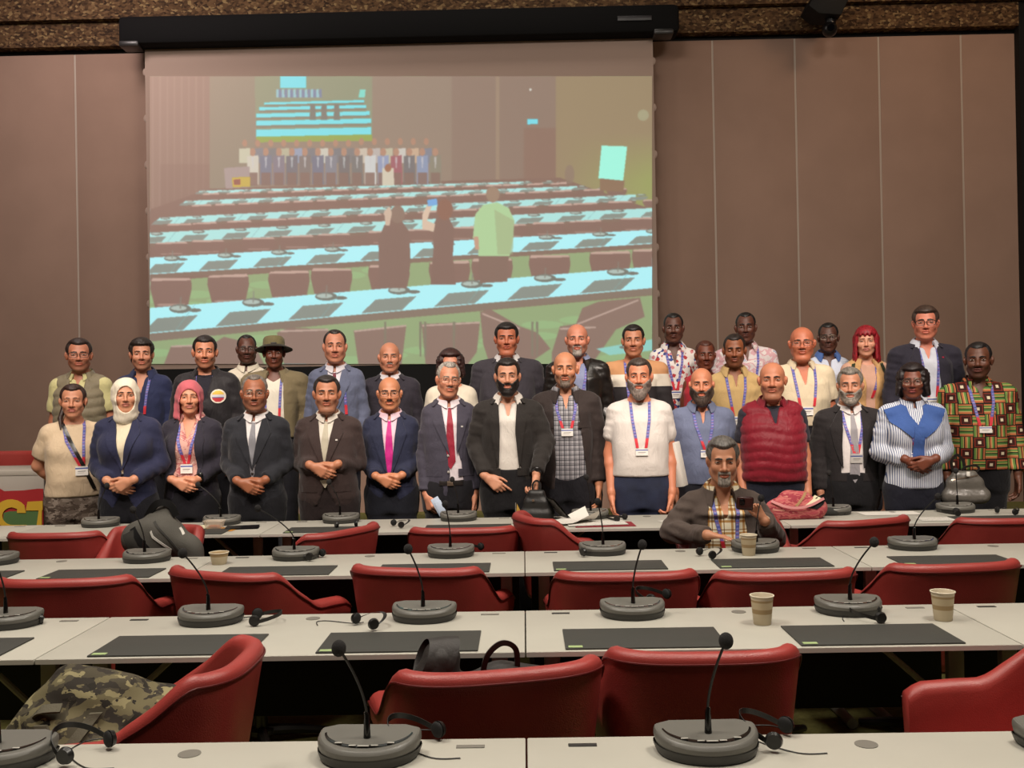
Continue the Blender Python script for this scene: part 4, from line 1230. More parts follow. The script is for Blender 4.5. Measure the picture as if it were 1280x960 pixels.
MICS = [(0, -2, -.03, (-.06, -.02), 'grey desk microphone at the left end of the nearest table row'), (0, -1, .03, (-.048, -.03), 'grey desk microphone of the nearest row, left of the middle seam'),
        (0, 0, .02, (.035, -.02), 'grey desk microphone of the nearest row, right of the middle seam'), (0, 1, .06, (.03, -.01), 'grey desk microphone at the right edge of the nearest table row'),
        (1, -3, .06, (-.03, -.02), 'grey desk microphone at the left edge of the second table row'), (1, -2, .02, (-.075, -.02), 'grey desk microphone of the second row before the sideways red chair'), (1, -1, .02, (-.042, -.02), 'grey desk microphone of the second row left of the middle seam'),
        (1, 0, .0, (.032, -.01), 'grey desk microphone of the second row right of the middle seam'), (1, 1, .0, (.075, -.02), 'grey desk microphone of the second row between the two paper cups'),
        (2, -4, .06, (-.02, 0), 'grey desk microphone at the left edge of the third table row'), (2, -3, .05, (-.05, 0), 'grey desk microphone of the third row beside the grey duffel bag'), (2, -2, .02, (-.17, 0), 'grey desk microphone of the third row with its neck bent far left'),
        (2, -1, .02, (-.02, 0), 'grey desk microphone of the third row left of the middle seam'), (2, 0, .0, (-.02, 0), 'grey desk microphone of the third row right of the middle seam'), (2, 1, -.02, (.03, .03), 'grey desk microphone of the third row in front of the seated man'), (2, 2, -.02, (.11, 0), 'grey desk microphone of the third row with its neck bent right, near the right end'),
        (3, -4, .02, (.05, .0), 'grey desk microphone at the farthest row before the white headscarf woman'), (3, -3, .02, (-.13, 0), 'grey desk microphone at the farthest row beside the orange paper'), (3, -2, .0, (-.06, 0), 'grey desk microphone at the farthest row before the brown suit man'),
        (3, -1, -.03, (-.03, 0), 'grey desk microphone at the farthest row before the slate suit man'), (3, 0, .03, (-.02, 0), 'grey desk microphone at the farthest row behind the open white papers'), (3, 2, .0, (-.02, 0), 'grey desk microphone at the farthest row behind the pink bag'), (3, 3, .0, (-.005, 0), 'grey desk microphone at the farthest row before the woman in glasses')]
MICO = {}
for r, k, dx, bend, lb in MICS:
    MICO[r, k] = make_mic(((k+.5)*.7775+dx, BACKS[r]-.135, TABZ), bend, lb, rng.uniform(-.05, .05))
PADS = [(1, -3, -.0, 'dark desk pad at the left edge of the second table row'), (1, -2, .03, 'dark desk pad of the second row behind the sideways red chair'), (1, -1, -.02, 'dark desk pad of the second row behind the black bag'), (1, 0, -.005, 'dark desk pad of the second row just right of the middle seam'), (1, 1, -.04, 'dark desk pad of the second row between the paper cups'),
        (2, -4, .08, 'dark desk pad at the left edge of the third table row'), (2, -3, -.02, 'dark desk pad of the third row below the grey duffel bag'), (2, -2, .02, 'dark desk pad of the third row under a round headset, left part'), (2, -1, -.03, 'dark desk pad of the third row just left of the middle seam'), (2, 0, .0, 'dark desk pad of the third row just right of the middle seam'), (2, 1, -.03, 'dark desk pad of the third row before the seated man'), (2, 2, .02, 'dark desk pad of the third row, right of the paper cup'),
        (3, -3, -.1, 'dark desk pad of the farthest row left of the duffel bag'), (3, -2, .0, 'dark desk pad of the farthest row before the brown suit man'), (3, -1, .05, 'dark desk pad of the farthest row behind the square-on red chair'), (3, 3, .1, 'dark desk pad of the farthest row at the right end')]
for r, k, dx, lb in PADS: pad(k, r, dx, 0, lb, .25 if r < 2 else .22)

M_HS = mat('headset_plastic', '191817', .35); M_CUSH = mat('ear_cushion', '121111', .8); M_CORD = mat('black_cord', '171616', .5)
def make_headset(loc, rz, label, tilt=0.0, spread=.075, cord=None, upright=False, z0=None):
    """a light headset lying on the table: headband arc and two ear cups"""
    t = thing('headset', label, 'headset', loc, rz, 'interpretation headsets on the tables')
    R_ = .072; pts = []
    for i in range(21):
        a = PI*i/20
        if upright: pts.append(Vector((math.cos(a)*R_, -.03+.075*math.sin(a), .017+.028*math.sin(a))))
        else: pts.append(Vector((math.cos(a)*R_, math.sin(a)*R_*1.35, .012+tilt*math.sin(a))))
    mb = MB(); w_ = .0075
    rows = [[p+Vector((0, 0, s*w_*(0 if upright else 1)))+(Vector((math.cos(PI*i/20), math.sin(PI*i/20), 0))*o)+(Vector((0, s*w_, 0)) if upright else Vector()) for s, o in ((-1, 0), (1, 0), (1, .002), (-1, .002))] for i, p in enumerate(pts)]
    mb.grid(rows, close=True); mb.build('headband', M_HS, t)
    for q in (-1, 1):
        c = pts[0] if q > 0 else pts[-1]
        mb = MB(); Mx = Matrix.Translation(c+Vector((0, -.008, .006))) @ Matrix.Rotation(PI/2*q, 4, 'Y') @ Matrix.Rotation(.25, 4, 'X')
        b = bmesh.new(); bmesh.ops.create_cone(b, cap_ends=True, segments=22, radius1=.023, radius2=.019, depth=.012); mb._merge(b, Mx)
        e = mb.build('ear_cup', M_HS, t)
        mb = MB(); b = bmesh.new(); bmesh.ops.create_uvsphere(b, u_segments=18, v_segments=8, radius=.022); bmesh.ops.scale(b, vec=(1, 1, .38), verts=b.verts[:]); mb._merge(b, Mx @ Matrix.Translation((0, 0, -.010))); mb.build('ear_cushion', M_CUSH, e)
    t.scale = (.88, .88, .88)
    if cord:
        P = [Vector(c) for c in cord]; pp = []
        for i in range(len(P)-1):
            for k in range(6):
                u = k/6; p0, p1, p2, p3 = P[max(i-1, 0)], P[i], P[i+1], P[min(i+2, len(P)-1)]
                pp.append(.5*((2*p1)+(p2-p0)*u+(2*p0-5*p1+4*p2-p3)*u*u+(3*p1-p0-3*p2+p3)*u**3))
        pp.append(P[-1]); MB().tube(pp, .0018, 6).build('cord', M_CORD, t)
    return t
def hs(px, py, rz, label, zz=0.0, **k):
    p = ton(px, py, TABZ+zz)
    return make_headset((p.x, p.y, TABZ+zz+.004), math.radians(rz), label, **k)
hs(528, 932, 62, 'black headset resting on the nearest microphone left of the middle seam', .006, tilt=.045, cord=[(.07, 0, .004), (.11, .05, -.006), (.08, .10, -.009), (.0, .07, -.009), (-.05, -.06, -.009), (-.02, -.13, -.009)])
hs(972, 926, 62, 'black headset resting on the nearest microphone right of the middle seam', .006, tilt=.045, cord=[(.07, 0, .004), (.11, .05, -.006), (.08, .10, -.009), (.0, .07, -.009), (-.05, -.06, -.009), (-.02, -.13, -.009)])
hs(108, 944, 62, 'black headset resting on the nearest microphone at the left end', .006, tilt=.045, cord=[(.07, 0, .004), (.11, .05, -.006), (.08, .10, -.009), (.0, .07, -.009), (-.05, -.06, -.009), (-.02, -.13, -.009)])
hs(322, 778, -80, 'black headset lying right of the second row microphone before the sideways chair', tilt=.02, cord=[(-.07, 0, 0), (-.10, -.05, -.002), (-.05, -.15, -.002), (.05, -.20, -.002)])
hs(466, 783, -50, 'black headset with both ear cups standing on the pad behind the black bag', upright=True, cord=[(-.07, 0, 0), (-.10, -.04, -.002), (-.20, -.09, -.002), (-.22, -.13, -.002), (-.16, -.16, -.002)])
hs(822, 752, 52, 'black headset leaning on the second row microphone right of the middle seam', .02, tilt=.03)
hs(1095, 774, 80, 'black headset lying across the desk pad between the paper cups', tilt=.02, cord=[(.07, 0, 0), (.10, .04, -.002), (.02, .12, -.002), (-.06, .13, -.002)])
hs(28, 783, 40, 'black headset at the left edge of the second table row', tilt=.02)
hs(388, 699, 70, 'black headset with a round ear cup lying on the left pad of the third row', upright=True, cord=[(.07, 0, 0), (.14, .03, -.002), (.20, 0, -.002)])
hs(592, 690, 60, 'black headset beside the third row microphone left of the middle seam', tilt=.02)
hs(740, 694, 20, 'black headset before the third row microphone right of the middle seam', upright=True)
hs(890, 697, -70, 'black headset with a round ear cup on the pad before the seated man', upright=True)
hs(1165, 683, 60, 'black headset beside the right-bent microphone of the third row', tilt=.02)
hs(180, 702, 10, 'black headset before the third row microphone near the duffel bag', tilt=.02)
hs(432, 659, 20, 'black headset on the farthest row before the brown suit man', upright=True)
hs(503, 659, -60, 'black headset on the farthest row before the magenta tie man', upright=True)
hs(1262, 643, -60, 'black headset at the right end of the farthest table row', upright=True)
hs(775, 651, 60, 'black headset on the farthest row before the man in jeans', tilt=.01)
hs(1195, 644, 70, 'black headset on the farthest row beside the woman in glasses', tilt=.01)
# ------------------------------------------------------------------ patterned cloths
def ramp(N, stops, interp='CONSTANT'):
    r = N.new('ShaderNodeValToRGB'); r.color_ramp.interpolation = interp; e = r.color_ramp.elements
    while len(e) > 1: e.remove(e[-1])
    e[0].position = stops[0][0]; e[0].color = (*lin(stops[0][1]), 1)
    for p, c in stops[1:]:
        q = e.new(p); q.color = (*lin(c), 1)
    return r
def _math(N, L, op, a, b=None):
    n = N.new('ShaderNodeMath'); n.operation = op
    for i, v in enumerate((a, b)):
        if v is None: continue
        if isinstance(v, (int, float)): n.inputs[i].default_value = v
        else: L.new(v, n.inputs[i])
    return n.outputs[0]
def base_cloth(name, rough=.8):
    m, N, L, b = newmat(name); b.inputs['Roughness'].default_value = rough; b.inputs['Specular IOR Level'].default_value = .25
    tc = N.new('ShaderNodeTexCoord'); sx = N.new('ShaderNodeSeparateXYZ'); L.new(tc.outputs['Object'], sx.inputs[0])
    return m, N, L, b, tc, sx
def blotches(name, stops, scale=9, detail=3, dist=.6, voronoi=False, stretch=(1, 1, 1), rough=.8):
    m, N, L, b, tc, sx = base_cloth(name, rough)
    mp = N.new('ShaderNodeMapping'); mp.inputs['Scale'].default_value = stretch; L.new(tc.outputs['Object'], mp.inputs['Vector'])
    if voronoi:
        n = N.new('ShaderNodeTexVoronoi'); n.inputs['Scale'].default_value = scale; L.new(mp.outputs[0], n.inputs['Vector']); out = n.outputs['Color']
        s2 = N.new('ShaderNodeSeparateXYZ'); L.new(out, s2.inputs[0]); out = s2.outputs[0]
    else:
        n = N.new('ShaderNodeTexNoise'); n.inputs['Scale'].default_value = scale; n.inputs['Detail'].default_value = detail; n.inputs['Distortion'].default_value = dist
        L.new(mp.outputs[0], n.inputs['Vector']); out = n.outputs['Fac']
    r = ramp(N, stops); L.new(out, r.inputs['Fac']); L.new(r.outputs['Color'], b.inputs['Base Color'])
    return m
def stripes(name, c0, c1, pitch=.012, duty=.45, axis=0, rough=.8):
    m, N, L, b, tc, sx = base_cloth(name, rough)
    t = _math(N, L, 'FRACT', _math(N, L, 'MULTIPLY', sx.outputs[axis], 1/pitch))
    r = ramp(N, [(0, c0), (1-duty, c1)]); L.new(t, r.inputs['Fac']); L.new(r.outputs['Color'], b.inputs['Base Color'])
    return m
def plaid(name, c0, c1, c2, pitch=.05, rough=.8):
    m, N, L, b, tc, sx = base_cloth(name, rough)
    cols = []
    for ax in (0, 2):
        t = _math(N, L, 'FRACT', _math(N, L, 'ADD', _math(N, L, 'MULTIPLY', sx.outputs[ax], 1/pitch), 20.0))
        r = ramp(N, [(0, 'ffffff'), (.42, c1), (.62, 'ffffff'), (.78, c2), (.86, 'ffffff')]); L.new(t, r.inputs['Fac']); cols.append(r.outputs['Color'])
    mx = N.new('ShaderNodeMix'); mx.data_type = 'RGBA'; mx.blend_type = 'MULTIPLY'; mx.inputs['Factor'].default_value = 1
    L.new(cols[0], mx.inputs['A']); L.new(cols[1], mx.inputs['B'])
    m2 = N.new('ShaderNodeMix'); m2.data_type = 'RGBA'; m2.blend_type = 'MULTIPLY'; m2.inputs['Factor'].default_value = 1
    L.new(mx.outputs['Result'], m2.inputs['A']); m2.inputs['B'].default_value = (*lin(c0), 1); L.new(m2.outputs['Result'], b.inputs['Base Color'])
    return m
def bands(name, rows, rough=.8):
    """horizontal colour blocks by height"""
    m, N, L, b, tc, sx = base_cloth(name, rough)
    t = _math(N, L, 'DIVIDE', sx.outputs[2], 2.0)
    r = ramp(N, [(z/2.0, c) for z, c in rows]); L.new(t, r.inputs['Fac']); L.new(r.outputs['Color'], b.inputs['Base Color'])
    return m
def kente(name):
    """woven blocks: striped squares of green, orange and yellow with black and white motifs"""
    m, N, L, b, tc, sx = base_cloth(name)
    P = .078
    u = _math(N, L, 'ADD', _math(N, L, 'MULTIPLY', sx.outputs[0], 1/P), 30.0); v = _math(N, L, 'ADD', _math(N, L, 'MULTIPLY', sx.outputs[2], 1/P), 30.0)
    fu, fv = _math(N, L, 'FRACT', u), _math(N, L, 'FRACT', v)
    iu, iv = _math(N, L, 'FLOOR', u), _math(N, L, 'FLOOR', v)
    par = _math(N, L, 'MODULO', _math(N, L, 'ADD', iu, iv), 2.0)
    par3 = _math(N, L, 'MODULO', _math(N, L, 'ADD', iu, _math(N, L, 'MULTIPLY', iv, 2.0)), 3.0)
    ra = ramp(N, [(0, '1d1a12'), (.06, '5c7f3e'), (.22, 'ab9a58'), (.28, '1d1a12'), (.36, 'ae6740'), (.50, 'b9a56c'), (.56, '5c7f3e'), (.72, '1d1a12'), (.80, 'ae6740'), (.94, '1d1a12')])
    rb = ramp(N, [(0, '1d1a12'), (.06, 'ae6740'), (.24, 'b9a56c'), (.30, '4a7036'), (.48, '1d1a12'), (.56, 'ab9a58'), (.64, '5c7f3e'), (.80, 'ae6740'), (.92, '1d1a12')])
    L.new(fu, ra.inputs['Fac']); L.new(fv, rb.inputs['Fac'])
    mx = N.new('ShaderNodeMix'); mx.data_type = 'RGBA'; L.new(par, mx.inputs['Factor']); L.new(ra.outputs['Color'], mx.inputs['A']); L.new(rb.outputs['Color'], mx.inputs['B'])
    du = _math(N, L, 'ABSOLUTE', _math(N, L, 'SUBTRACT', fu, .5)); dv = _math(N, L, 'ABSOLUTE', _math(N, L, 'SUBTRACT', fv, .5)); dd = _math(N, L, 'MAXIMUM', du, dv)
    rc = ramp(N, [(0, 'cfc2a6'), (.13, '3a1712'), (.34, '7a2a1c'), (.42, '1d1a12')]); L.new(dd, rc.inputs['Fac'])
    m2 = N.new('ShaderNodeMix'); m2.data_type = 'RGBA'; L.new(_math(N, L, 'LESS_THAN', par3, .5), m2.inputs['Factor']); L.new(mx.outputs['Result'], m2.inputs['A']); L.new(rc.outputs['Color'], m2.inputs['B'])
    L.new(m2.outputs['Result'], b.inputs['Base Color'])
    return m
def camo(name, base, layers, scale, rough=.85):
    m, N, L, b, tc, sx = base_cloth(name, rough); prev = None
    for i, (c, th, sc) in enumerate(layers):
        mp = N.new('ShaderNodeMapping'); mp.inputs['Location'].default_value = (i*7.3, i*3.1, i*5.7); mp.inputs['Scale'].default_value = (1, 1, 1.7); L.new(tc.outputs['Object'], mp.inputs['Vector'])
        n = N.new('ShaderNodeTexNoise'); n.inputs['Scale'].default_value = scale*sc; n.inputs['Detail'].default_value = 3; n.inputs['Distortion'].default_value = .3; L.new(mp.outputs[0], n.inputs['Vector'])
        mx = N.new('ShaderNodeMix'); mx.data_type = 'RGBA'; L.new(_math(N, L, 'GREATER_THAN', n.outputs['Fac'], th), mx.inputs['Factor'])
        if prev is None: mx.inputs['A'].default_value = (*lin(base), 1)
        else: L.new(prev, mx.inputs['A'])
        mx.inputs['B'].default_value = (*lin(c), 1); prev = mx.outputs['Result']
    L.new(prev, b.inputs['Base Color'])
    return m
M_CAMO_T = camo('camouflage_trousers', '71645a', [('574a41', .52, 1), ('8d8075', .55, 1.2), ('463a33', .60, 1.5)], 16)
M_FLORAL = blotches('floral_shirt', [(0, 'd9d3cf'), (.50, 'a83a3c'), (.60, 'd9d3cf'), (.72, '3f4a86'), (.84, 'd9d3cf'), (.93, 'c9858a')], 42, voronoi=True)
M_PINKPAT = blotches('pink_print_shirt', [(0, 'cbc3c4'), (.46, 'c39aa0'), (.56, 'cfc8c6'), (.64, '9ba3b8')], 14, 4, .5)
M_PINKTOP = blotches('pink_print_blouse', [(0, 'cc9f94'), (.52, 'b06a6a'), (.60, 'd6b3a8')], 30, 3, .5)
M_GREYPLAID = plaid('grey_plaid_shirt', 'a09ea2', '8e8e94', '6c6e78', .034)
M_TARTAN = plaid('beige_plaid_shirt', 'ddd2b8', 'cfa878', 'a58a6a', .062)
M_STRIPE = stripes('blue_striped_shirt', 'cdd0d8', '4a5a80', .0125, .34)
M_KENTE = kente('woven_block_print')
M_TSHIRT = cloth('cfc8c2', bump=.25)
WS = 'd6d2d2'

# ------------------------------------------------------------------ people
def suit(c, op=None, **k):
    d = dict(m=cloth(c), hem=k.pop('hemz', .80), lapel=-.30, buttons=[(0, -.325)], pockets=[(-.11, -.40, .11, .05), (.11, -.40, .11, .05)],
             open=op or [(.09, -.066, .066), (.04, -.064, .064), (-.29, -.006, .006), (-.33, 0, 0), (-.40, 0, 0), (-.62, -.09, .09)])
    d.update(k); return d
OPEN = [(.09, -.068, .068), (.03, -.070, .070), (-.12, -.070, .070), (-.36, -.085, .085), (-.75, -.12, .12)]
def shirt(c=WS, **k):
    d = dict(m=cloth(c) if isinstance(c, str) else c, collar='shirt', hem=.98); d.update(k); return d
def tie(c, **k): return dict(m=cloth(c, .5), **k)
TR = lambda c='1d1c22', **k: dict(m=cloth(c), **k)
def hr(kind='short', color='1c1512', **k): return dict(kind=kind, color=color, **k)

def place(px, ytop, y, span, label, floor=0.0, hair_t=.010, **sp):
    p = at(px, ytop, y)
    sp['H'] = p.z-floor-hair_t; sp['label'] = label
    sp['loc'] = (p.x, y, floor)
    sp.setdefault('sh', max(.12, span*y/FPX/2-.094))
    rr = sp['skin']; rr = [int(rr[i:i+2], 16) for i in (0, 2, 4)]; sp['skin'] = '%02x%02x%02x' % (min(255, int(rr[0]*1.02)), int(rr[1]*.92), int(rr[2]*.88))
    vr = random.Random(int(px)*7+1); d = vr.uniform
    sp['wide'] = sp.get('wide', 1.0)*d(1.0, 1.06); fm = sp.get('bust'); sp.setdefault('jaw', d(.86, .94) if fm else d(.94, 1.10)); sp['nose'] = sp.get('nose', 1.0)*(d(.8, .95) if fm else d(.9, 1.15)); sp.setdefault('cheek', d(.9, 1.12)); sp.setdefault('arch', d(.001, .005)); sp.setdefault('bt', d(.0030, .0042)); sp.setdefault('seed', int(px))
    if 'hzpx' in sp: sp['hz'] = at(px, sp.pop('hzpx'), y-.17).z-floor
    for k_ in ('shirt', 'jacket'):
        d = sp.get(k_)
        if d and 'hempx' in d: d['hem'] = at(px, d.pop('hempx'), y-.12).z-floor
    if sp.get('trousers') and 'waistpx' in sp['trousers']: sp['trousers']['waist'] = at(px, sp['trousers'].pop('waistpx'), y-.12).z-floor
    if sp.get('trousers') and 'waist' in sp['trousers'] and sp.get('shirt') and 'hem' not in sp.get('_keep', ()) and sp['shirt'].get('tuck'): sp['shirt']['hem'] = sp['trousers']['waist']-.05
    sp.setdefault('hyaw', -math.degrees(math.atan2(p.x, y))*.7)
    return Person(sp)

FL, FM, FD, FDD = 'c4957a', 'ae7a5c', '6b4633', '5a3c31'

def strap_extra(pts, m, wd=.017, name='bag_strap', off=.010):
    def e(s):
        L = [(x-wd*.7, s.zs+z) for x, z in pts]; R = [(x+wd*.7, s.zs+z+.006) for x, z in pts]
        drape(name, s.hm, L, R, m, s.root, off=off, thick=.004, n=50, w=5, smooth=2)
    return e
def emblem(x, z, r):
    def e(s):
        hm = s.hm; n = 20; rows = []
        def col(xx, zz, t, w):
            C = np.zeros((len(t), 3)); rr = np.hypot(xx-x, zz-s.zs-z)/r; d = (zz-s.zs-z)/r
            C[:] = lin('d8b44a'); C[d < .22] = lin('3a4a86'); C[d < -.20] = lin('b8323a'); C[np.abs(d-.02) < .16] = lin('c8c8d0'); C[rr > .82] = lin('d8cfc0')
            return C
        a = np.linspace(0, PI, n)
        L = [(x-r*math.sin(t), s.zs+z+r*math.cos(t)) for t in a]; R = [(x+r*math.sin(t), s.zs+z+r*math.cos(t)) for t in a]
        drape('embroidered_badge', hm, L, R, M_PRINT, s.parts['jacket'], off=.004, thick=.003, n=28, w=15, color=col, smooth=3)
    return e
def watch(x, c='1b1a1a'):
    def e(s):
        a = s.A[x]; E, W = np.array(a['E']), np.array(a['W']); d = (W-E)/np.linalg.norm(W-E); p = W-d*.004
        mb = MB(); u = Vector(d).cross(Vector((0, 0, 1))).normalized(); v = Vector(d).cross(u); c0 = Vector(p)
        rows = [[c0+Vector(d)*t+(u*math.cos(q)+v*math.sin(q))*.034 for q in [2*PI*i/20 for i in range(21)]] for t in (-.012, .012)]
        mb.grid(rows); f = Vector((0, -1, .3)).normalized(); f = (f-Vector(d)*f.dot(Vector(d))).normalized()
        mb.ball(c0+f*.034, .019, 1, .6, 1, 14, 8)
        mb.build('wristwatch', mat('watch', c, .3), s.root)
    return e

def sweater_drape(s):
    m = cloth('3a5794'); z = s.zs; root = None
    for q in (-1, 1):
        o = drape('knotted_sweater', s.hm, [(q*.195, z+.010), (q*.165, z-.07), (q*.04, z-.175)], [(q*.055, z+.052), (q*.045, z-.02), (q*-.004, z-.10)], m, root or s.root, off=.012, thick=.012, n=26, w=10, smooth=3)
        root = root or o
    drape('sleeve', s.hm, [(-.028, z-.10), (-.042, z-.34)], [(.03, z-.10), (.036, z-.34)], m, root, off=.018, thick=.012, n=22, w=6, smooth=3)

# ---- front row, from the left
place(91, 480, 6.86, 86, 'long-haired woman in a beige tee and camouflage trousers, arms behind her back', hair_t=.008, skin=FL, pose='behind', yaw=24, bust=1, belly=.06, w=1.0, head=.230, wide=1.06, hyaw=-6,
      shirt=dict(m=cloth('cdb79a'), sleeve='half', collar='crew', hempx=622, grow=.014, neck=.058), trousers=dict(m=M_CAMO_T, waist=.98), lanyard=dict(z=.25, x=.05),
      extra=[strap_extra([(-.075, .05), (-.02, -.08), (.06, -.25), (.13, -.42)], M_LEATHER)], hair=hr('tied', '33201a', front=.012, t=.008), lip='a8504a', bt=.0024, neck=.050)
place(158, 472, 6.56, 84, 'woman in a white headscarf, navy suit and cream blouse, hands clasped', skin='c69a7e', pose='clasp', yaw=7, bust=1, sh=.150, head=.226, neck=.048, hzpx=606,
      shirt=shirt('dccfb4', collar='shirt'), jacket=suit('282b46', hemz=.78, lw=.07), trousers=TR('14141b'), hijab=dict(m=cloth('e2d8c4')), lip='9c4a42', lanyard=dict(z=.30, x=.05, only=1, badge=False), bt=.0028, iris='2a1a12', over='left')
place(238, 475, 6.84, 80, 'woman in a pink headscarf and dark blazer with a wristwatch', skin='c6967a', pose='clasp', yaw=4, bust=1, sh=.142, head=.228, neck=.046, hzpx=604,
      shirt=shirt(M_PINKTOP, collar='open', vneck=(.05, .10)), jacket=suit('2b2833', OPEN, hemz=.80, lapel=-.42, buttons=[], lw=.062), trousers=TR('15151b'), hijab=dict(m=cloth('bc5f68'), cap=1, tail=1), lip='a8564e', lanyard=dict(z=.26, badge=True), bt=.0026, extra=[watch(1)])
place(319, 468, 6.56, 92, 'bald-templed man in a black suit, grey tie and glasses', skin='9a6a4e', pose='clasp', elb=-.018, yaw=3, head=.240, hzpx=606, wide=1.02,
      shirt=shirt(), tie=tie('808086'), jacket=suit('25262c'), trousers=TR('17171c'), hair=hr('recede', '6d655e', front=.030, t=.006), glasses=dict(dark=0), beard=dict(kind='moustache', color='6a625a', mt=.005), stubble='5c5048', brow_c='4a423c')
place(409, 469, 6.62, 92, 'stout man in a brown suit and cream tie, fingers interlaced', skin='b98a6c', pose='clasp', elb=-.018, yaw=2, head=.238, hzpx=586, w=1.06, belly=.05, wide=1.06, chin2=1,
      shirt=shirt('d8d0c4'), tie=tie('b8b09c'), jacket=suit('3b2e2c', pin=(.078, -.10, 'd8d4cc'), hemz=.80), trousers=TR('2a2020'), hair=hr('short', '2a2422', front=.012, t=.009), beard=dict(kind='moustache', color='6b6058', mt=.0045), stubble='5a4a40', lanyard=dict(x=.02, z=.30, only=1, badge=False, over=0))
place(487, 471, 6.90, 80, 'bald man with a black moustache in a navy suit and magenta tie', skin='b98868', pose='clasp', yaw=2, head=.236, hzpx=600, hair_t=.002,
      shirt=shirt('d9bcc8'), tie=tie('b8237c', len=.36), jacket=suit('262a40', [(.09, -.066, .066), (.04, -.064, .064), (-.34, -.022, .022), (-.40, 0, 0), (-.62, -.09, .09)], lapel=-.36, buttons=[(0, -.39)]), trousers=TR('171922'), hair=hr('ring', '2a2220', ring=.045, t=.005), beard=dict(kind='moustache', color='1d1714', mt=.0075), glasses=dict(dark=1, rim=.0013))
F7 = dict(armR=dict(d=(.25, -.35, -.9), n=(.7, .5, 0), curl=(45, 50, 30)))
place(560, 452, 6.72, 78, 'grey-haired man in a slate suit and dark red tie holding a folded paper', skin='bd8e74', pose='down', yaw=5, head=.238, hroll=4, hyaw=8,
      shirt=shirt('d6cdd2', tuck=1), tie=tie('8e2436', len=.40, x=.004), jacket=suit('3f3c48', [(.09, -.064, .064), (.04, -.062, .062), (-.28, -.012, .050), (-.36, .0, .075), (-.46, .0, .085), (-.66, -.03, .11)], buttons=[(-.012, -.31), (-.012, -.42)], bm=mat('pale_button', '9a958f', .3), pin=(.085, -.11, 'd0ccc8')), trousers=TR('17161b', waistpx=600, belt=1), hair=hr('recede', '8f8880', front=.022, t=.007), beard=dict(kind='moustache', color='8a8078', mt=.006), glasses=dict(dark=0), brow_c='7a6f66', **F7)
place(634, 447, 6.54, 98, 'black-bearded man in a black suit and open white shirt', skin='c49a80', pose='down', yaw=0, head=.240, wide=1.02,
      shirt=shirt('d8d2ca', collar='open', tuck=1, vneck=(.030, .085)), jacket=suit('2a2624', [(.09, -.068, .068), (.03, -.070, .066), (-.15, -.062, .052), (-.38, -.070, .072), (-.48, -.085, .10), (-.75, -.15, .16)], lapel=-.40, lw=.072, buttons=[]), trousers=TR('19181b', waistpx=586), hair=hr('short', '1e1714', front=.004, t=.008), beard=dict(kind='full', color='17110f', t=.006),
      armR=dict(E=(-.225, .03, 1.20), W=(-.16, -.12, 1.00), d=(.75, -.2, -.6), n=(.3, .5, -.3), curls=[(10, 12, 8), (30, 40, 25), (38, 46, 30), (42, 50, 30)]), armL=dict(E=(.245, -.02, 1.21), W=(.178, -.245, 1.02), d=(-.05, -.25, -.95), n=(-1, .1, 0), curl=(60, 70, 40)), extra=[watch(1)])
place(706, 440, 6.82, 96, 'bald man in a dark collared jacket over a checked shirt with lanyard', skin='c09070', pose='down', yaw=-2, head=.245, hair_t=0, belly=.03,
      shirt=shirt(M_GREYPLAID, collar='open', hem=.92, vneck=(.030, .08)), jacket=dict(m=cloth('332a28'), hem=.86, open=[(.09, -.085, .07), (.02, -.09, .075), (-.15, -.085, .09), (-.45, -.075, .125), (-.75, -.09, .15)], collar='open', grow=.022, pockets=[(.125, -.16, .09, .04), (-.13, -.16, .09, .04)]), trousers=TR('1b1a20'), lanyard=dict(z=.20, x=.005, top=.07, out=.03, bh=.05), stubble='6b5c50', st_amt=.3, brow_c='2a201c', beard=dict(kind='goatee', color='6e5f54', t=.001, mous=False))
place(798, 447, 6.56, 92, 'smiling grey-bearded man in a white tee and jeans holding papers', skin='c28a6c', pose='down', yaw=-3, head=.245, wide=1.04, belly=.05, w=1.04,
      shirt=dict(m=M_TSHIRT, sleeve=.27, collar='crew', hempx=596, grow=.014, neck=.056), trousers=dict(m=mat('blue_denim', '232a42', .8, bump=.2, bscale=200, var=.25, vscale=14), waist=1.0), lanyard=dict(z=.26, x=.0, top=.062, out=.028, bh=.045), hair=hr('short', '3c302a', front=.006, t=.006), beard=dict(kind='full', color='7d7068', t=.008, drop=.018),
      armL=dict(d=(-.1, -.2, -1), n=(-1, .1, 0), curl=(45, 50, 35)))
place(876, 460, 6.88, 88, 'bald bearded man in a grey-blue polo behind the seated man', skin='c78f70', pose='down', yaw=-4, head=.242, hair_t=0, belly=.05, w=1.04,
      shirt=dict(m=cloth('6d7590'), sleeve='half', collar='polo', hem=.88, grow=.014, vneck=(.022, .09)), trousers=TR('22222a'), lanyard=dict(z=.24, x=.01, bh=.05), beard=dict(kind='full', color='4a3c34', t=.010, drop=.02), brow_c='4a382e')
place(964, 453, 6.58, 94, 'bald man in a quilted dark red vest with his arms hanging', skin='bf8a6c', pose='down', yaw=-5, head=.245, hair_t=0, belly=.06, w=1.08, wide=1.08, chin2=1,
      shirt=dict(m=cloth('2a2833'), cm=cloth('1c1a20'), sleeve=.27, collar='crew', hem=.95, grow=.010), jacket=dict(m=cloth('7c1626', .5), name='puffer_vest', sleeve='none', hempx=602, grow=.030, puff=.062, collar='stand', gap=.62, open=[(.12, -.05, .05), (.02, -.032, .032), (-.09, -.002, .002), (-.10, 0, 0), (-.7, 0, 0)]), trousers=TR('1f2230'), stubble='5a4a40', brow_c='3a2c26')
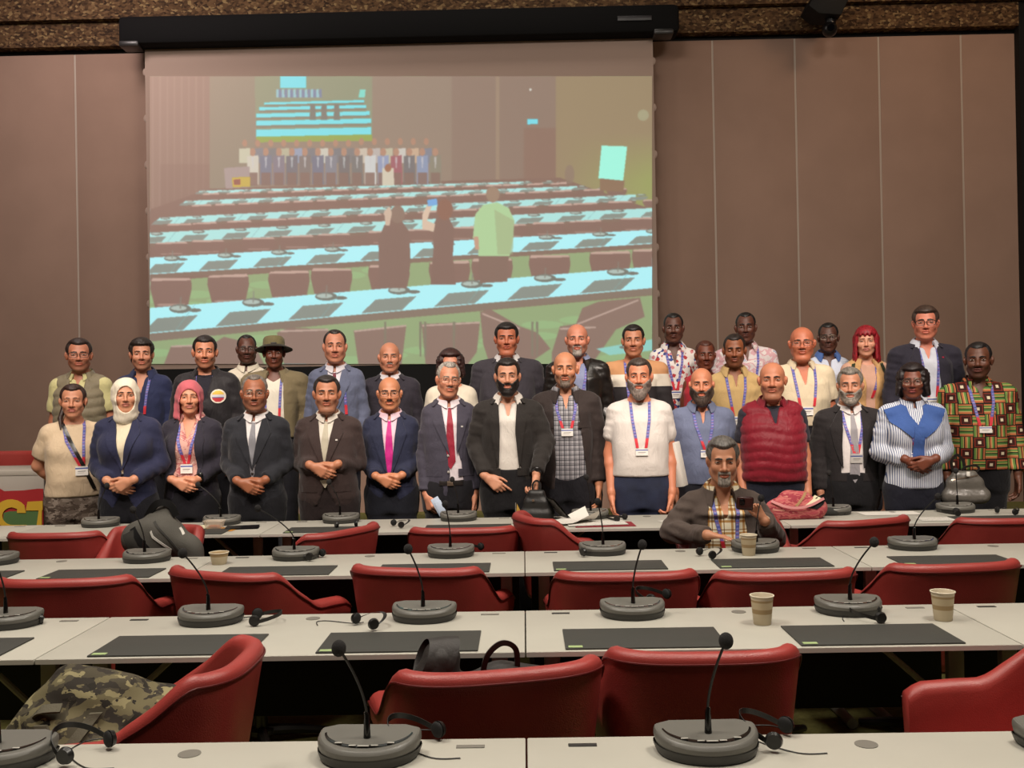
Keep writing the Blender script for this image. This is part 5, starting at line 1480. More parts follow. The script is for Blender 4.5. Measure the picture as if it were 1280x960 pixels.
place(1061, 459, 6.86, 96, 'grey-bearded man in a dark suit and long silver tie', skin='b38a70', pose='down', yaw=-6, head=.245,
      shirt=shirt('d2ccca', tuck=1), tie=tie('8d8a8e', len=.46, x=.0), jacket=suit('231f20', [(.09, -.068, .068), (.03, -.072, .066), (-.2, -.09, .062), (-.5, -.08, .07), (-.8, -.1, .1)], lapel=-.36, buttons=[]), trousers=TR('141316', waistpx=590), lanyard=dict(z=.26, x=.01, bh=.06, dim=1), hair=hr('short', '6e675f', front=.010, t=.009), beard=dict(kind='full', color='857c72', t=.005), brow_c='3c342e')
place(1139, 452, 6.58, 88, 'woman in glasses and striped shirt, blue sweater tied round her shoulders', skin='6e4230', pose='clasp', yaw=-8, bust=1, head=.226, neck=.048, hzpx=580, hair_t=.022, nose=1.12, lips=1.25, cheek=1.05, over='left',
      shirt=shirt(M_STRIPE, collar='shirt', hempx=612, sleeve=.86, grow=.020, slack=.012), trousers=TR('191a26'), lanyard=dict(z=.27, x=-.005, bh=.05), tie=None,
      hair=hr('bob', '1a0f10', t=.016, len=.085, curl=1, flare=.012, front=.002), glasses=dict(dark=0, shape='round', w=.027, t=.022), lip='7a2a2a', brow_c='150d0c',
      extra=[sweater_drape])

place(1221, 428, 7.02, 98, 'man in a green and orange woven-block print shirt at the right end', skin='60402f', pose='down', yaw=-10, head=.255, belly=.05, w=1.06, hair_t=.004, nose=1.2, lips=1.25,
      shirt=dict(m=M_KENTE, collar='open', hem=.93, grow=.016, slack=.012, vneck=(.028, .08)), trousers=TR('131216'), lanyard=dict(z=.25, x=.0, top=.075, out=.035, bh=.045), hair=hr('short', '141010', front=.016, t=.004), stubble='241a16', st_amt=.6, lip='6e3a34')

# ---- the seated man
SEATY = 5.36
place(901, 546, SEATY, 128, 'seated grey-haired man in a brown cardigan and plaid shirt holding up a phone', skin='bf9478', yaw=-3, head=.242, hair_t=.008, sit=.575, hpitch=4, hyaw=-4, sh=.165, belly=.04, shrug=-.01, hy=-.06,
      shirt=shirt(M_TARTAN, collar='open', hem=.52, vneck=(.040, .11)), jacket=dict(m=cloth('544842', bump=.2), hem=.52, wr=.004, open=[(.09, -.070, .070), (.02, -.075, .085), (-.2, -.105, .115), (-.6, -.14, .14)], collar='open'), trousers=TR('26242a'), lanyard=dict(z=.27, x=.02, out=.03, top=.066, bw=.046, bh=.06),
      hair=hr('short', '5e5954', front=.008, t=.013, rough=.0015), beard=dict(kind='goatee', color='9a9188', t=.003, mt=.0095), brow_c='4a433e', bt=.0046,
      armR=dict(E=(-.285, -.06, .775), W=(-.125, -.345, .800), d=(.8, -.35, -.05), n=(0, 0, -1), curl=(12, 14, 8)), armL=dict(E=(.265, -.03, .735), W=(.17, -.30, .865), d=(-.45, -.05, .75), n=(-.25, -.95, .1), curl=(40, 50, 30)))

# ---- back row on the platform, from the left
def back(px, yt, y, span, label, **k):
    return place(px, yt, y, span, label, floor=k.pop('floor', DAIS), res=2, **k)
back(100, 423, 7.34, 84, 'man in a khaki quilted vest over a pale yellow shirt and glasses', skin='b5826a', pose='down', yaw=6, head=.242, wide=1.05, belly=.04,
     shirt=dict(m=cloth('c4bd8a'), sleeve='half', collar='shirt', gap=.45, hem=1.0, vneck=(.02, .06)), jacket=dict(m=cloth('7d735e', .55), name='padded_vest', sleeve='none', hem=.95, grow=.024, puff=.07, collar='stand', gap=.75, open=[(.10, -.062, .062), (-.05, -.050, .05), (-.7, -.03, .03)]), trousers=TR(), lanyard=None,
     hair=hr('short', '2a1c18', front=.010, t=.010), stubble='3a2a22', st_amt=.5, glasses=dict(dark=1))
back(178, 422, 7.60, 78, 'curly dark-haired man in a navy open-necked shirt behind the white headscarf', skin='c99a80', pose='down', yaw=6, head=.240, hair_t=.016,
     shirt=dict(m=cloth('2b3152'), collar='open', hem=.95, vneck=(.040, .15), grow=.014), trousers=TR(), lanyard=dict(z=.26, x=.03, only=1, badge=False), hair=hr('short', '231914', t=.016, front=-.004, rough=.003), stubble='3a2a22', st_amt=.4)
back(257, 419, 7.32, 88, 'man in a black zip jacket with a round tricolour badge on the chest', skin='b8866a', pose='down', yaw=4, head=.245, wide=1.04, w=1.06,
     shirt=dict(m=cloth('1e1c26'), collar='crew', hem=.95), jacket=dict(m=cloth('242124', .6), hem=.95, collar='stand', gap=.7, grow=.026, open=[(.12, -.06, .06), (.0, -.055, .055), (-.14, -.03, .03), (-.16, 0, 0), (-.7, 0, 0)]), trousers=TR(), lanyard=dict(z=.25, x=.02, out=.03),
     hair=hr('short', '1d1512', front=.004, t=.007), stubble='2a201c', st_amt=.4, extra=[emblem(.115, -.125, .052)])
back(309, 419, 7.98, 46, 'dark-skinned man in glasses and a white shirt beside the hat', skin=FDD, pose='down', yaw=5, head=.232, hair_t=.003, floor=.40, nose=1.15, lips=1.2,
     shirt=shirt('cfc6b4', hem=.95), trousers=TR(), hair=hr('recede', '1a1412', front=.03, t=.003), glasses=dict(dark=1), stubble='1a1210')
back(343, 424, 7.60, 94, 'person in an olive brimmed hat and khaki jacket over a white top', skin='66402f', pose='down', yaw=4, head=.228, hair_t=.0, nose=1.15, lips=1.25, neck=.050,
     shirt=dict(m=cloth('d6cfc0'), collar='none', hem=.95, neck=.045, drop=.05), jacket=dict(m=cloth('75694f'), hem=.92, grow=.024, open=[(.09, -.072, .072), (.0, -.075, .075), (-.7, -.10, .10)], collar='open', pockets=[(.14, -.16, .09, .03), (-.14, -.16, .09, .03)]), trousers=TR(), lanyard=dict(z=.30, top=.064, out=.05, badge=False),
     hat=dict(m=cloth('6a6244'), brim=cloth('242018')), hair=hr('short', '140f0e', t=.006))
back(419, 413, 7.34, 78, 'balding man in a pale blue-grey suit with a dark red tie', skin='c4927a', pose='down', yaw=3, head=.246, hair_t=.004,
     shirt=shirt('d6d2da'), tie=tie('6e2434', w=.030), jacket=suit('5f657c', lapel=-.32), trousers=TR('3a3c4a'), hair=hr('recede', '2c221e', front=.032, t=.006), lanyard=dict(z=.30, out=.09, top=.075, badge=False, over=1))
back(487, 428, 7.58, 82, 'bald man with a grey moustache in a dark charcoal suit', skin='b98a70', pose='down', yaw=3, head=.236, hair_t=.001,
     shirt=shirt('d2cdd2'), jacket=suit('2c2831'), trousers=TR(), hair=hr('ring', '7a726a', ring=.03, t=.003), beard=dict(kind='moustache', color='8f8880', mt=.007), brow_c='5a5048')
back(563, 435, 7.32, 64, 'woman with curly dark auburn hair in a white top, mostly hidden', skin='c0907a', pose='down', yaw=0, head=.226, hair_t=.02, neck=.046, bust=1,
     shirt=dict(m=cloth('cfc6b4'), sleeve='half', collar='none', neck=.05, hem=.9), trousers=TR(), hair=hr('bob', '2e1512', t=.020, len=.075, curl=1, flare=.016, front=-.004))
back(633, 403, 7.58, 96, 'stout man in a charcoal suit standing behind the black-bearded man', skin='b8795e', pose='down', yaw=0, head=.246, wide=1.06, w=1.14, belly=.08, chin2=1,
     shirt=shirt('d4d0d0', collar='open', vneck=(.028, .08)), jacket=suit('37333a', pin=(.08, -.06, 'b04a4a')), trousers=TR(), hair=hr('short', '1d1614', front=.002, t=.009))
back(721, 405, 7.32, 88, 'bald man with a grey goatee in a black leather jacket', skin='c08a72', pose='down', yaw=-2, head=.240, hair_t=.002,
     shirt=shirt('7f86a4', collar='open', vneck=(.03, .08), hem=.95), jacket=dict(m=M_LEATHER, hem=.92, grow=.024, wr=.003, open=[(.09, -.062, .062), (.0, -.06, .06), (-.2, -.055, .055), (-.7, -.07, .07)], collar='open'), trousers=TR(), lanyard=dict(z=.28, badge=False), beard=dict(kind='goatee', color='948a82', t=.002, mt=.006), hair=hr('ring', '5e544c', ring=.04, t=.003), stubble='6a5c54', st_amt=.3)
back(791, 406, 7.58, 92, 'man in a peach, white and grey colour-block sweater', skin='ae8064', pose='down', yaw=-3, head=.244, nose=1.2, hair_t=.006,
     shirt=dict(m=bands('colour_block_sweater', [(0, '2e2a2c'), (1.265, 'd8cfc0'), (1.355, 'bb8a62')]), collar='crew', hem=.95, grow=.018, slack=.012), trousers=TR(), lanyard=dict(z=.30, x=-.03, badge=False, only=-1), hair=hr('short', '17110f', front=.006, t=.006))
back(841, 392, 8.00, 70, 'tall dark-skinned man in a red and blue floral shirt', skin='5c3d31', pose='down', yaw=-3, head=.242, hair_t=.003, nose=1.2, lips=1.3, floor=.40,
     shirt=shirt(M_FLORAL, collar='open', vneck=(.035, .10), hem=.95), trousers=TR(), lanyard=dict(z=.30), hair=hr('short', '120e0d', front=.018, t=.003))
back(880, 426, 7.66, 56, 'woman with cropped hair in a sleeveless red top', skin='6a3c2a', pose='down', yaw=4, head=.228, hair_t=.004, nose=1.15, lips=1.25, neck=.046,
     shirt=dict(m=cloth('a02430'), sleeve='none', collar='none', neck=.055, hem=.9), trousers=TR(), hair=hr('short', '4a2418', front=.012, t=.003), brow_c='1a1210')
back(917, 418, 7.34, 76, 'man in a tan collared shirt with a lanyard, eyes lowered', skin='8a5a3c', pose='down', yaw=-4, head=.242, hair_t=.004, eyes=.5, hpitch=3,
     shirt=shirt('bd9f6c', collar='open', vneck=(.025, .07), hem=.95), trousers=TR(), lanyard=dict(z=.28, top=.07, out=.03), hair=hr('short', '221814', front=.012, t=.004), stubble='2a1c16')
back(931, 391, 8.02, 88, 'tall dark-skinned man in a pale pink and white print shirt', skin='5c3c30', pose='down', yaw=-4, head=.244, hair_t=.003, nose=1.2, lips=1.25, floor=.40,
     shirt=shirt(M_PINKPAT, collar='open', vneck=(.03, .08), hem=.95), trousers=TR(), lanyard=dict(z=.30, top=.09, out=.05), hair=hr('short', '120e0d', front=.022, t=.003))
back(1001, 409, 7.36, 86, 'bald man in glasses and a cream zip-neck polo shirt', skin='b4765a', pose='down', yaw=-4, head=.250, hair_t=.0, belly=.05, w=1.1, wide=1.06, chin2=1,
     shirt=dict(m=cloth('cfc0a4'), sleeve='half', collar='polo', gap=.6, vneck=(.045, .12), hem=.95, grow=.014), trousers=TR(), lanyard=dict(z=.26, x=.0, top=.08, out=.05), glasses=dict(dark=1, rim=.0013), beard=dict(kind='moustache', color='9a8a7e', mt=.004), brow_c='4a382e')
back(1034, 404, 7.98, 54, 'dark-skinned man in glasses and a pale blue shirt, partly hidden', skin='54392f', pose='down', yaw=-5, head=.236, hair_t=.004, floor=.40, nose=1.15, lips=1.2,
     shirt=shirt('c3cadb', cm=cloth('46639e'), collar='open', vneck=(.02, .06), hem=.95), trousers=TR(), hair=hr('short', '14100f', front=.018, t=.004), glasses=dict(dark=0))
back(1081, 407, 7.68, 66, 'red-haired woman in a peach waistcoat wearing green backpack straps', skin='cfa48c', pose='down', yaw=-5, head=.230, hair_t=.014, neck=.046, bust=1,
     shirt=dict(m=cloth('c49a86'), sleeve='half', collar='none', neck=.05, hem=.9), jacket=dict(m=cloth('c49a68'), name='waistcoat', sleeve='none', hem=.9, grow=.020, collar='open', open=[(.09, -.07, .07), (.0, -.06, .06), (-.12, -.035, .035), (-.7, -.02, .02)]), trousers=TR(), lanyard=dict(z=.24, x=-.02, out=.03, badge=False),
     hair=hr('long', '8e1522', t=.014, len=.15, front=.004, bangs=.040), lip='a04a44', brow_c='5a2a1e', bt=.0024, extra=[strap_extra([(.105, .025), (.125, -.06), (.128, -.16)], cloth('2c3422'), .016, 'backpack_strap', .014), strap_extra([(-.105, .025), (-.125, -.06), (-.128, -.16)], cloth('2c3422'), .016, 'backpack_strap', .014)])
back(1155, 382, 7.36, 96, 'tall man in glasses and a navy blazer with a red lapel pin', skin='c98a74', pose='down', yaw=-6, head=.250, hair_t=.012, w=1.04,
     shirt=shirt('c9ccd8', collar='open', vneck=(.035, .07)), jacket=suit('2a2733', OPEN, pin=(.095, -.045, 'b02a44'), lapel=-.4, buttons=[]), trousers=TR(), lanyard=dict(z=.34, x=.01, out=.03, top=.066), glasses=dict(dark=1, rim=.002), hair=hr('short', '3a2a22', front=.0, t=.012))
# ------------------------------------------------------------------ things on the tables and in hands
M_CUP = bands('paper_cup_print', [(0, 'cdbfa4'), (.0001, 'cdbfa4'), (.032, 'a9906a'), (.050, 'c9b898'), (.075, 'a9906a'), (.083, 'd6cab2')], .6)
M_PAPER = mat('white_paper', 'd8d4cc', .7); M_CREAMP = mat('cream_paper', 'd9d0b0', .7); M_ORANGE = mat('orange_paper', 'c98a34', .7)
def cup(px, py, label, h=.10, r=.040):
    p = ton(px, py); t = thing('paper_cup', label, 'cup', (p.x, p.y, TABZ), 0, 'paper cups')
    mb = MB(); k = r/.040
    mb.lathe([(.028*k, .0), (.030*k, .002), (.0385*k, h-.004), (.0415*k, h-.003), (.0415*k, h), (.0385*k, h+.0005), (.0365*k, h-.004), (.030*k, .012), (.001, .010)], 28)
    mb.build('wall', M_CUP, t)
    mb = MB()
    for i in range(29): pass
    mb.tube([(math.cos(2*PI*i/28)*.040*k, math.sin(2*PI*i/28)*.040*k, h-.001) for i in range(29)], .0022, 6, caps=False); mb.build('rim', mat('cup_rim', 'ddd3bd', .5), t)
    return t
cup(953, 780, 'tall paper cup on the second table row, left of the microphone')
cup(1179, 775, 'tall paper cup on the second table row near the right-hand seam')
cup(936, 694, 'paper cup on the third table row before the seated man')
cup(274, 705, 'short paper cup on the third table row behind the sideways chair back', .058, .046)

def lay(name, label, cat, px, py, w, d, rz, m, z=TABZ, thick=.002, group=None, curl=0.0):
    p = ton(px, py, z); t = thing(name, label, cat, (p.x, p.y, z), math.radians(rz), group)
    rows = []; n = 8
    mb = MB()
    top = [[(-w/2+w*i/n, -d/2+d*j/n, thick+curl*(2*j/n-1)**2*max(0, i/n-.3)) for j in range(n+1)] for i in range(n+1)]
    mb.grid(top); mb.grid([[(x, y, z_-thick) for x, y, z_ in r] for r in top])
    mb.build('sheet', m, t); return t
M_PRINTP = blotches('printed_page', [(0, 'd9d5cd'), (.56, '9a9690'), (.60, 'd9d5cd')], 60, 2, .2, stretch=(.3, 3, 1), rough=.7)
lay('paper_sheet', 'cream paper sheet on the farthest table behind the duffel bag', 'paper', 232, 661, .26, .18, 8, M_CREAMP, curl=.01)
lay('paper_sheet', 'orange paper under the clear plastic tray on the farthest table', 'paper', 272, 662, .24, .16, -6, M_ORANGE)
p = ton(268, 661); t = thing('plastic_tray', 'clear plastic tray standing on the orange paper', 'tray', (p.x, p.y, TABZ+.003))
mb = MB(); rows = [[(math.copysign(abs(math.cos(a))**.5, math.cos(a))*w, math.copysign(abs(math.sin(a))**.5, math.sin(a))*d, z) for a in [2*PI*i/32 for i in range(32)]] for w, d, z in ((.05, .035, .001), (.062, .046, .045), (.068, .050, .046), (.066, .049, .049), (.058, .043, .046), (.046, .032, .005))]
mb.grid(rows, close=True); mb.build('tray_wall', glass('clear_plastic', 'e6d8c4', .35, .1), t)
MB().ball((0, 0, .012), .03, 1.3, .8, .3).build('food', mat('orange_food', 'b8602c', .6), t)
lay('paper_sheet', 'white printed sheets with a red folder on the farthest table before the checked shirt man', 'paper', 745, 654, .36, .20, 6, M_PRINTP, z=TABZ+.004)
lay('folder', 'red folder under the white sheets on the farthest table', 'folder', 755, 656, .36, .20, 3, mat('red_card', '8e2430', .6))
lay('paper_sheet', 'white sheet sticking up over the folder beside the black handbag', 'paper', 718, 651, .26, .20, 25, M_PAPER, z=TABZ+.012, curl=.10)
lay('paper_sheet', 'white paper on the farthest table behind the left-turned chair', 'paper', 1112, 642, .36, .16, 2, M_PAPER)
lay('paper_sheet', 'printed sheet with a red edge on the farthest table before the woman in glasses', 'paper', 1185, 649, .34, .16, -4, M_PRINTP)
lay('paper_sheet', 'small white sheet on the farthest table left of the seated man', 'paper', 838, 652, .12, .12, 20, M_PAPER)
lay('tablet_computer', 'black tablet lying on the farthest table right of the orange paper', 'tablet', 303, 660, .20, .14, 10, mat('tablet_black', '18181a', .25), thick=.008)
# little yellow pennant on the farthest table
p = ton(645, 655); t = thing('table_pennant', 'tiny yellow pennant standing left of the black handbag', 'flag', (p.x, p.y, TABZ))
MB().lathe([(.02, 0), (.02, .006), (.004, .008), (.003, .13)], 12).build('stand', M_STEEL, t)
MB().prism([(0, 0), (.045, .02), (.008, .10)], -.002, .002, 0, Matrix.Translation((.0, -.004, .025)) @ Matrix.Rotation(PI/2, 4, 'X')).build('pennant', mat('yellow_cloth', 'b08a34', .7), t)

def soft_bag(name, label, cat, loc, rz, prims, m, res=.010, wr=.006, wf=40, sm=2, group=None, part='body', wseed=4):
    """a lumpy bag grown from capsules and ellipsoids"""
    t = thing(name, label, cat, loc, rz, group)
    xs = [p for q in prims for p in (q[1][0]-q[-1], q[1][0]+q[-1], q[2][0]-q[-1], q[2][0]+q[-1])]
    lo = [min(min(q[1][i], q[2][i])-q[-1] for q in prims)-.03 for i in range(3)]; hi = [max(max(q[1][i], q[2][i])+q[-1] for q in prims)+.03 for i in range(3)]
    f = Field(*[np.arange(a, b, res) for a, b in zip(lo, hi)])
    for q in prims: f.cap(q[1], q[2], q[3], q[4], q[0])
    f.wrinkle(wr, wf, wseed)
    x, y, z = f.P((slice(None),)*3); f.D = np.maximum(f.D, (.0-z).astype(np.float32))
    V, F = f.mesh(); V = smooth_mesh(V, F, sm); o = link(part, np_mesh(part, V, F), m, t)
    return t, o, f
def ribbon3(name, pts, w, m, parent, nrm=(0, -1, 0), thick=.006):
    """a flat strap along 3D points"""
    P = [Vector(p) for p in pts]; pp = []
    for i in range(len(P)-1):
        for k in range(8):
            u = k/8; p0, p1, p2, p3 = P[max(i-1, 0)], P[i], P[i+1], P[min(i+2, len(P)-1)]
            pp.append(.5*((2*p1)+(p2-p0)*u+(2*p0-5*p1+4*p2-p3)*u*u+(3*p1-p0-3*p2+p3)*u**3))
    pp.append(P[-1]); rows = []; nv = Vector(nrm)
    for i, p in enumerate(pp):
        d = (pp[min(i+1, len(pp)-1)]-pp[max(i-1, 0)]).normalized(); s = d.cross(nv).normalized(); b = s.cross(d).normalized()
        rows.append([p+s*w/2-b*thick/2, p+s*w/2+b*thick/2, p-s*w/2+b*thick/2, p-s*w/2-b*thick/2])
    mb = MB(); mb.grid(rows, close=True); mb.bm.verts.ensure_lookup_table(); n = len(rows)
    mb.bm.faces.new([mb.bm.verts[j] for j in range(4)]); mb.bm.faces.new([mb.bm.verts[(n-1)*4+j] for j in range(4)][::-1])
    return mb.build(name, m, parent)

# camouflage backpack on the sideways chair
M_CAMO = camo('camouflage_fabric', '4c4638', [('35302a', .52, 1), ('6b6349', .54, 1.1), ('8d8462', .60, 1.4), ('2a2620', .62, 1.6)], 13)
M_WEB = mat('olive_webbing', '565040', .8, bump=.2, bscale=200)
p = at(150, 868, 2.86)
bz = .462
t, o, f = soft_bag('backpack', 'camouflage backpack lying on the sideways red chair in front', 'backpack', (p.x, 2.82, bz), math.radians(4),
    [(.05, (-.16, 0, .13), (.12, .02, .13), .13, .125), (.05, (-.20, -.02, .09), (-.22, .02, .13), .085, .08), (.05, (-.12, .02, .24), (.02, .02, .23), .085, .07), (.04, (-.12, -.10, .08), (.04, -.10, .09), .07, .07), (.05, (.14, .0, .10), (.20, .0, .12), .09, .07)], M_CAMO, .010, .008, 45)
hmB = HeightMap([f])
for k, (a, b) in enumerate((((-.02, .22), (-.16, .02)), ((.12, .20), (.02, .02)), ((-.16, .20), (-.06, .06)))):
    n = 12; pts = [(a[0]+(b[0]-a[0])*i/n, a[1]+(b[1]-a[1])*i/n) for i in range(n+1)]
    drape('strap', hmB, [(x-.017, z) for x, z in pts], [(x+.017, z) for x, z in pts], M_WEB, t, off=.014, thick=.008, n=24, w=4, smooth=2)
bk = MB(); yb = float(hmB(-.07, .115)); bk.box((-.07, yb-.012, .115), (.062, .012, .03), .004, rot=Matrix.Rotation(.7, 3, 'Y')); bk.box((-.10, yb-.012, .09), (.05, .012, .035), .004, rot=Matrix.Rotation(.7, 3, 'Y')); bk.build('buckle', M_GLOSS, t)
drape('pocket_zip', hmB, [(-.24, .16), (-.10, .13), (.04, .10)], [(-.236, .168), (-.096, .138), (.044, .108)], M_GLOSS, t, off=.004, thick=.004, n=30, w=3, smooth=2)
ribbon3('carry_handle', [(-.15, -.02, .25), (-.10, -.03, .285), (.0, -.02, .27), (.08, .0, .235), (.16, .0, .20)], .026, M_WEB, t, (0, -1, 0))
ribbon3('shoulder_strap', [(-.20, -.06, .19), (-.17, -.10, .235), (-.11, -.10, .24)], .03, M_WEB, t, (0, -.6, 1))

# black bag on the middle front chair
p = at(592, 835, 2.92); M_BAG = mat('black_bag_fabric', '2b2725', .6, bump=.2, bscale=60, var=.2)
t, o, f = soft_bag('shoulder_bag', 'black bag with a looped handle on the middle front red chair', 'bag', (p.x+.02, 2.93, .466), .25,
    [(.05, (-.13, 0, .12), (.13, .02, .12), .10, .095), (.05, (-.14, .0, .20), (.02, .0, .20), .07, .05), (.05, (.06, .0, .21), (.18, .02, .20), .07, .055), (.04, (-.16, -.01, .24), (-.12, .0, .30), .055, .06)], M_BAG, .010, .006, 40)
mb = MB(); rows = []
for i in range(25):
    a = 2*PI*i/24; rows.append([Vector((-.13+ax+math.cos(a)*r*.35, -.015+math.sin(a)*r*.6, .315+math.sin(a+1.2)*r*.75)) for ax, r in ((-.05, .07), (.0, .075), (.04, .072), (.04, .066), (-.04, .060))])
mb.grid(rows); mb.build('folded_flap', M_BAG, t)
ribbon3('handle', [(.0, -.02, .24), (.015, -.03, .31), (.06, -.03, .345), (.105, -.02, .32), (.11, -.01, .24)], .016, M_LEATHER, t, (0, -1, .1), .008)

# grey duffel bag on the farthest-row chair
p = at(205, 700, 5.24); M_DUF = mat('grey_canvas', '55524c', .85, bump=.25, bscale=160, var=.08)
t, o, f = soft_bag('duffel_bag', 'grey duffel bag with black and white piping standing on the red chair at left', 'bag', (p.x, 5.24, .463), 0,
    [(.04, (-.10, 0, .10), (.06, .0, .10), .10, .09), (.05, (-.13, 0, .335), (.02, .0, .365), .095, .085), (.06, (-.06, 0, .10), (-.05, .0, .33), .10, .10), (.05, (.0, -.02, .365), (.16, -.02, .265), .085, .055), (.05, (.14, -.02, .285), (.165, -.02, .22), .055, .05), (.03, (-.05, .02, .455), (.02, .02, .48), .036, .04)], M_DUF, .009, .004, 45)
hmB = HeightMap([f])
drape('piping', hmB, [(-.03, 0.385), (-.02, 0.355), (.07, 0.280)], [(-.024, 0.393), (-.012, 0.363), (.077, 0.288)], M_PAPER, t, off=.004, thick=.004, n=20, w=3, smooth=2)
drape('zip_band', hmB, [(-.15, 0.395), (-.10, 0.325), (-.06, 0.285)], [(-.125, 0.410), (-.07, 0.345), (-.03, 0.300)], M_BLACK, t, off=.005, thick=.004, n=20, w=5, smooth=2)
drape('mesh_pocket', hmB, [(-.19, 0.365), (-.15, 0.285)], [(-.13, 0.395), (-.09, 0.295)], mat('dark_mesh', '33312d', .9), t, off=.005, thick=.004, n=16, w=6, smooth=2)
drape('pocket_seam', hmB, [(-.02, 0.435), (.06, 0.345), (.13, 0.245)], [(-.012, 0.440), (.068, 0.350), (.138, 0.250)], mat('seam_grey', '3c3a36', .8), t, off=.004, thick=.004, n=24, w=3, smooth=2)
drape('stripe', hmB, [(.10, 0.395), (.125, 0.360)], [(.107, 0.399), (.132, 0.364)], M_PAPER, t, off=.004, thick=.003, n=10, w=3, smooth=2)
ribbon3('shoulder_strap', [(-.09, .0, .445), (-.03, -.02, .52), (.04, -.02, .52), (.08, -.02, .455)], .036, M_BLACK, t, (0, -1, .2), .010)

# black handbag on the farthest table
p = ton(672, 654)
M_NYL = mat('black_nylon', '1a1918', .5, bump=.2, bscale=50)
t, o, f = soft_bag('handbag', 'black leather handbag standing on the farthest table, held by its handle', 'bag', (p.x, 6.20, TABZ+.001), -.2,
    [(.03, (-.07, 0, .03), (.07, 0, .03), .045, .045), (.03, (-.05, 0, .10), (.05, 0, .10), .040, .040), (.03, (-.03, 0, .16), (.03, 0, .16), .026, .026)], M_NYL, .008, .003, 50)
ribbon3('handle', [(-.02, 0, .16), (-.025, 0, .215), (.0, 0, .240), (.025, 0, .215), (.02, 0, .16)], .012, M_NYL, t, (0, -1, 0), .006)
MB().box((-.015, -.044, .12), (.016, .006, .014), .002).build('clasp', M_FRAME_G, t)
pp = lay('document_case', 'grey document case leaning on the black handbag', 'folder', 690, 648, .16, .22, 0, mat('grey_case', '4a4644', .5), z=TABZ+.002, thick=.01)
pp.rotation_euler = (0, math.radians(50), math.radians(15)); pp.location = (ton(697, 655).x, 6.13, TABZ+.075)

# pink bag on the farthest table
p = ton(1000, 650); M_PINKB = blotches('pink_woven_fabric', [(0, 'b4525a'), (.44, 'bd6a66'), (.54, '9c3c48'), (.66, 'c98a7c')], 14, 3, .5, stretch=(1, 1, 3))
t, o, f = soft_bag('tote_bag', 'pink striped bag lying open on the farthest table beside the red vest man', 'bag', (p.x, 6.02, TABZ+.001), .05,
    [(.04, (-.11, 0, .05), (.11, .0, .05), .072, .072), (.05, (-.04, .02, .11), (.05, .03, .11), .06, .055), (.03, (-.16, -.02, .075), (-.13, .0, .08), .03, .035), (.03, (.13, -.02, .07), (.15, .0, .08), .045, .03)], M_PINKB, .009, .005, 50)
hmB = HeightMap([f])
ribbon3('strap', [(-.17, -.05, .115), (-.10, -.085, .085), (-.02, -.09, .075), (.06, -.09, .09), (.15, -.06, .125)], .016, mat('pink_strap', 'c98484', .7), t, (0, -1, .3), .006)
drape('open_mouth', hmB, [(.02, .075), (.16, .15)], [(.10, .062), (.185, .115)], M_BLACK, t, off=.004, thick=.004, n=16, w=6, smooth=2)
drape('paper_edge', hmB, [(.035, .085), (.12, .138)], [(.075, .083), (.14, .125)], M_CREAMP, t, off=.009, thick=.006, n=14, w=5, smooth=2)
drape('handle_band', hmB, [(-.03, .085), (.05, .160)], [(-.015, .080), (.065, .157)], mat('beige_band', 'a8845c', .7), t, off=.005, thick=.004, n=14, w=4, smooth=2)
t, o, f = soft_bag('dark_cloth', 'dark grey cloth heaped on the farthest table right of the pink bag', 'cloth', (ton(1050, 648).x, 6.13, TABZ+.001), 0,
    [(.03, (-.06, 0, .015), (.07, .0, .012), .03, .022), (.02, (-.03, .0, .03), (.02, .0, .03), .02, .016)], mat('dark_cloth', '2a2a27', .9), .008, .004, 60)

# silver handbag hanging from the arm of the woman in glasses
pb = at(1205, 604, 6.50); M_SILV = mat('pewter_leather', '5e5a54', .32, bump=.3, bscale=30, var=.15, spec=.7)
t, o, f = soft_bag('handbag', 'pewter grey leather handbag hanging between the woman in glasses and the print shirt man', 'bag', (pb.x-.01, 6.46, pb.z-.13), -.1,
    [(.04, (-.10, 0, .05), (.10, 0, .05), .055, .055), (.04, (-.085, 0, .13), (.075, 0, .14), .045, .045), (.03, (-.05, 0, .19), (.05, .0, .19), .028, .028)], M_SILV, .008, .005, 40)
hmB = HeightMap([f])
drape('zip', hmB, [(-.10, .155), (.07, .185)], [(-.097, .163), (.073, .193)], M_FRAME_G, t, off=.004, thick=.003, n=20, w=3, smooth=2)
ribbon3('handle', [(-.07, 0, .20), (-.085, .0, .27), (-.05, .0, .32), (-.01, 0, .28), (.0, 0, .20)], .018, M_LEATHER, t, (0, -1, 0), .006)
ribbon3('handle', [(.06, 0, .20), (.085, -.01, .23), (.06, -.01, .25), (.0, -.01, .24), (-.03, 0, .20)], .014, M_LEATHER, t, (0, -1, 0), .006)
MB().box((.0, -.06, .20), (.022, .006, .03), .002).build('tag', M_PAPER, t)

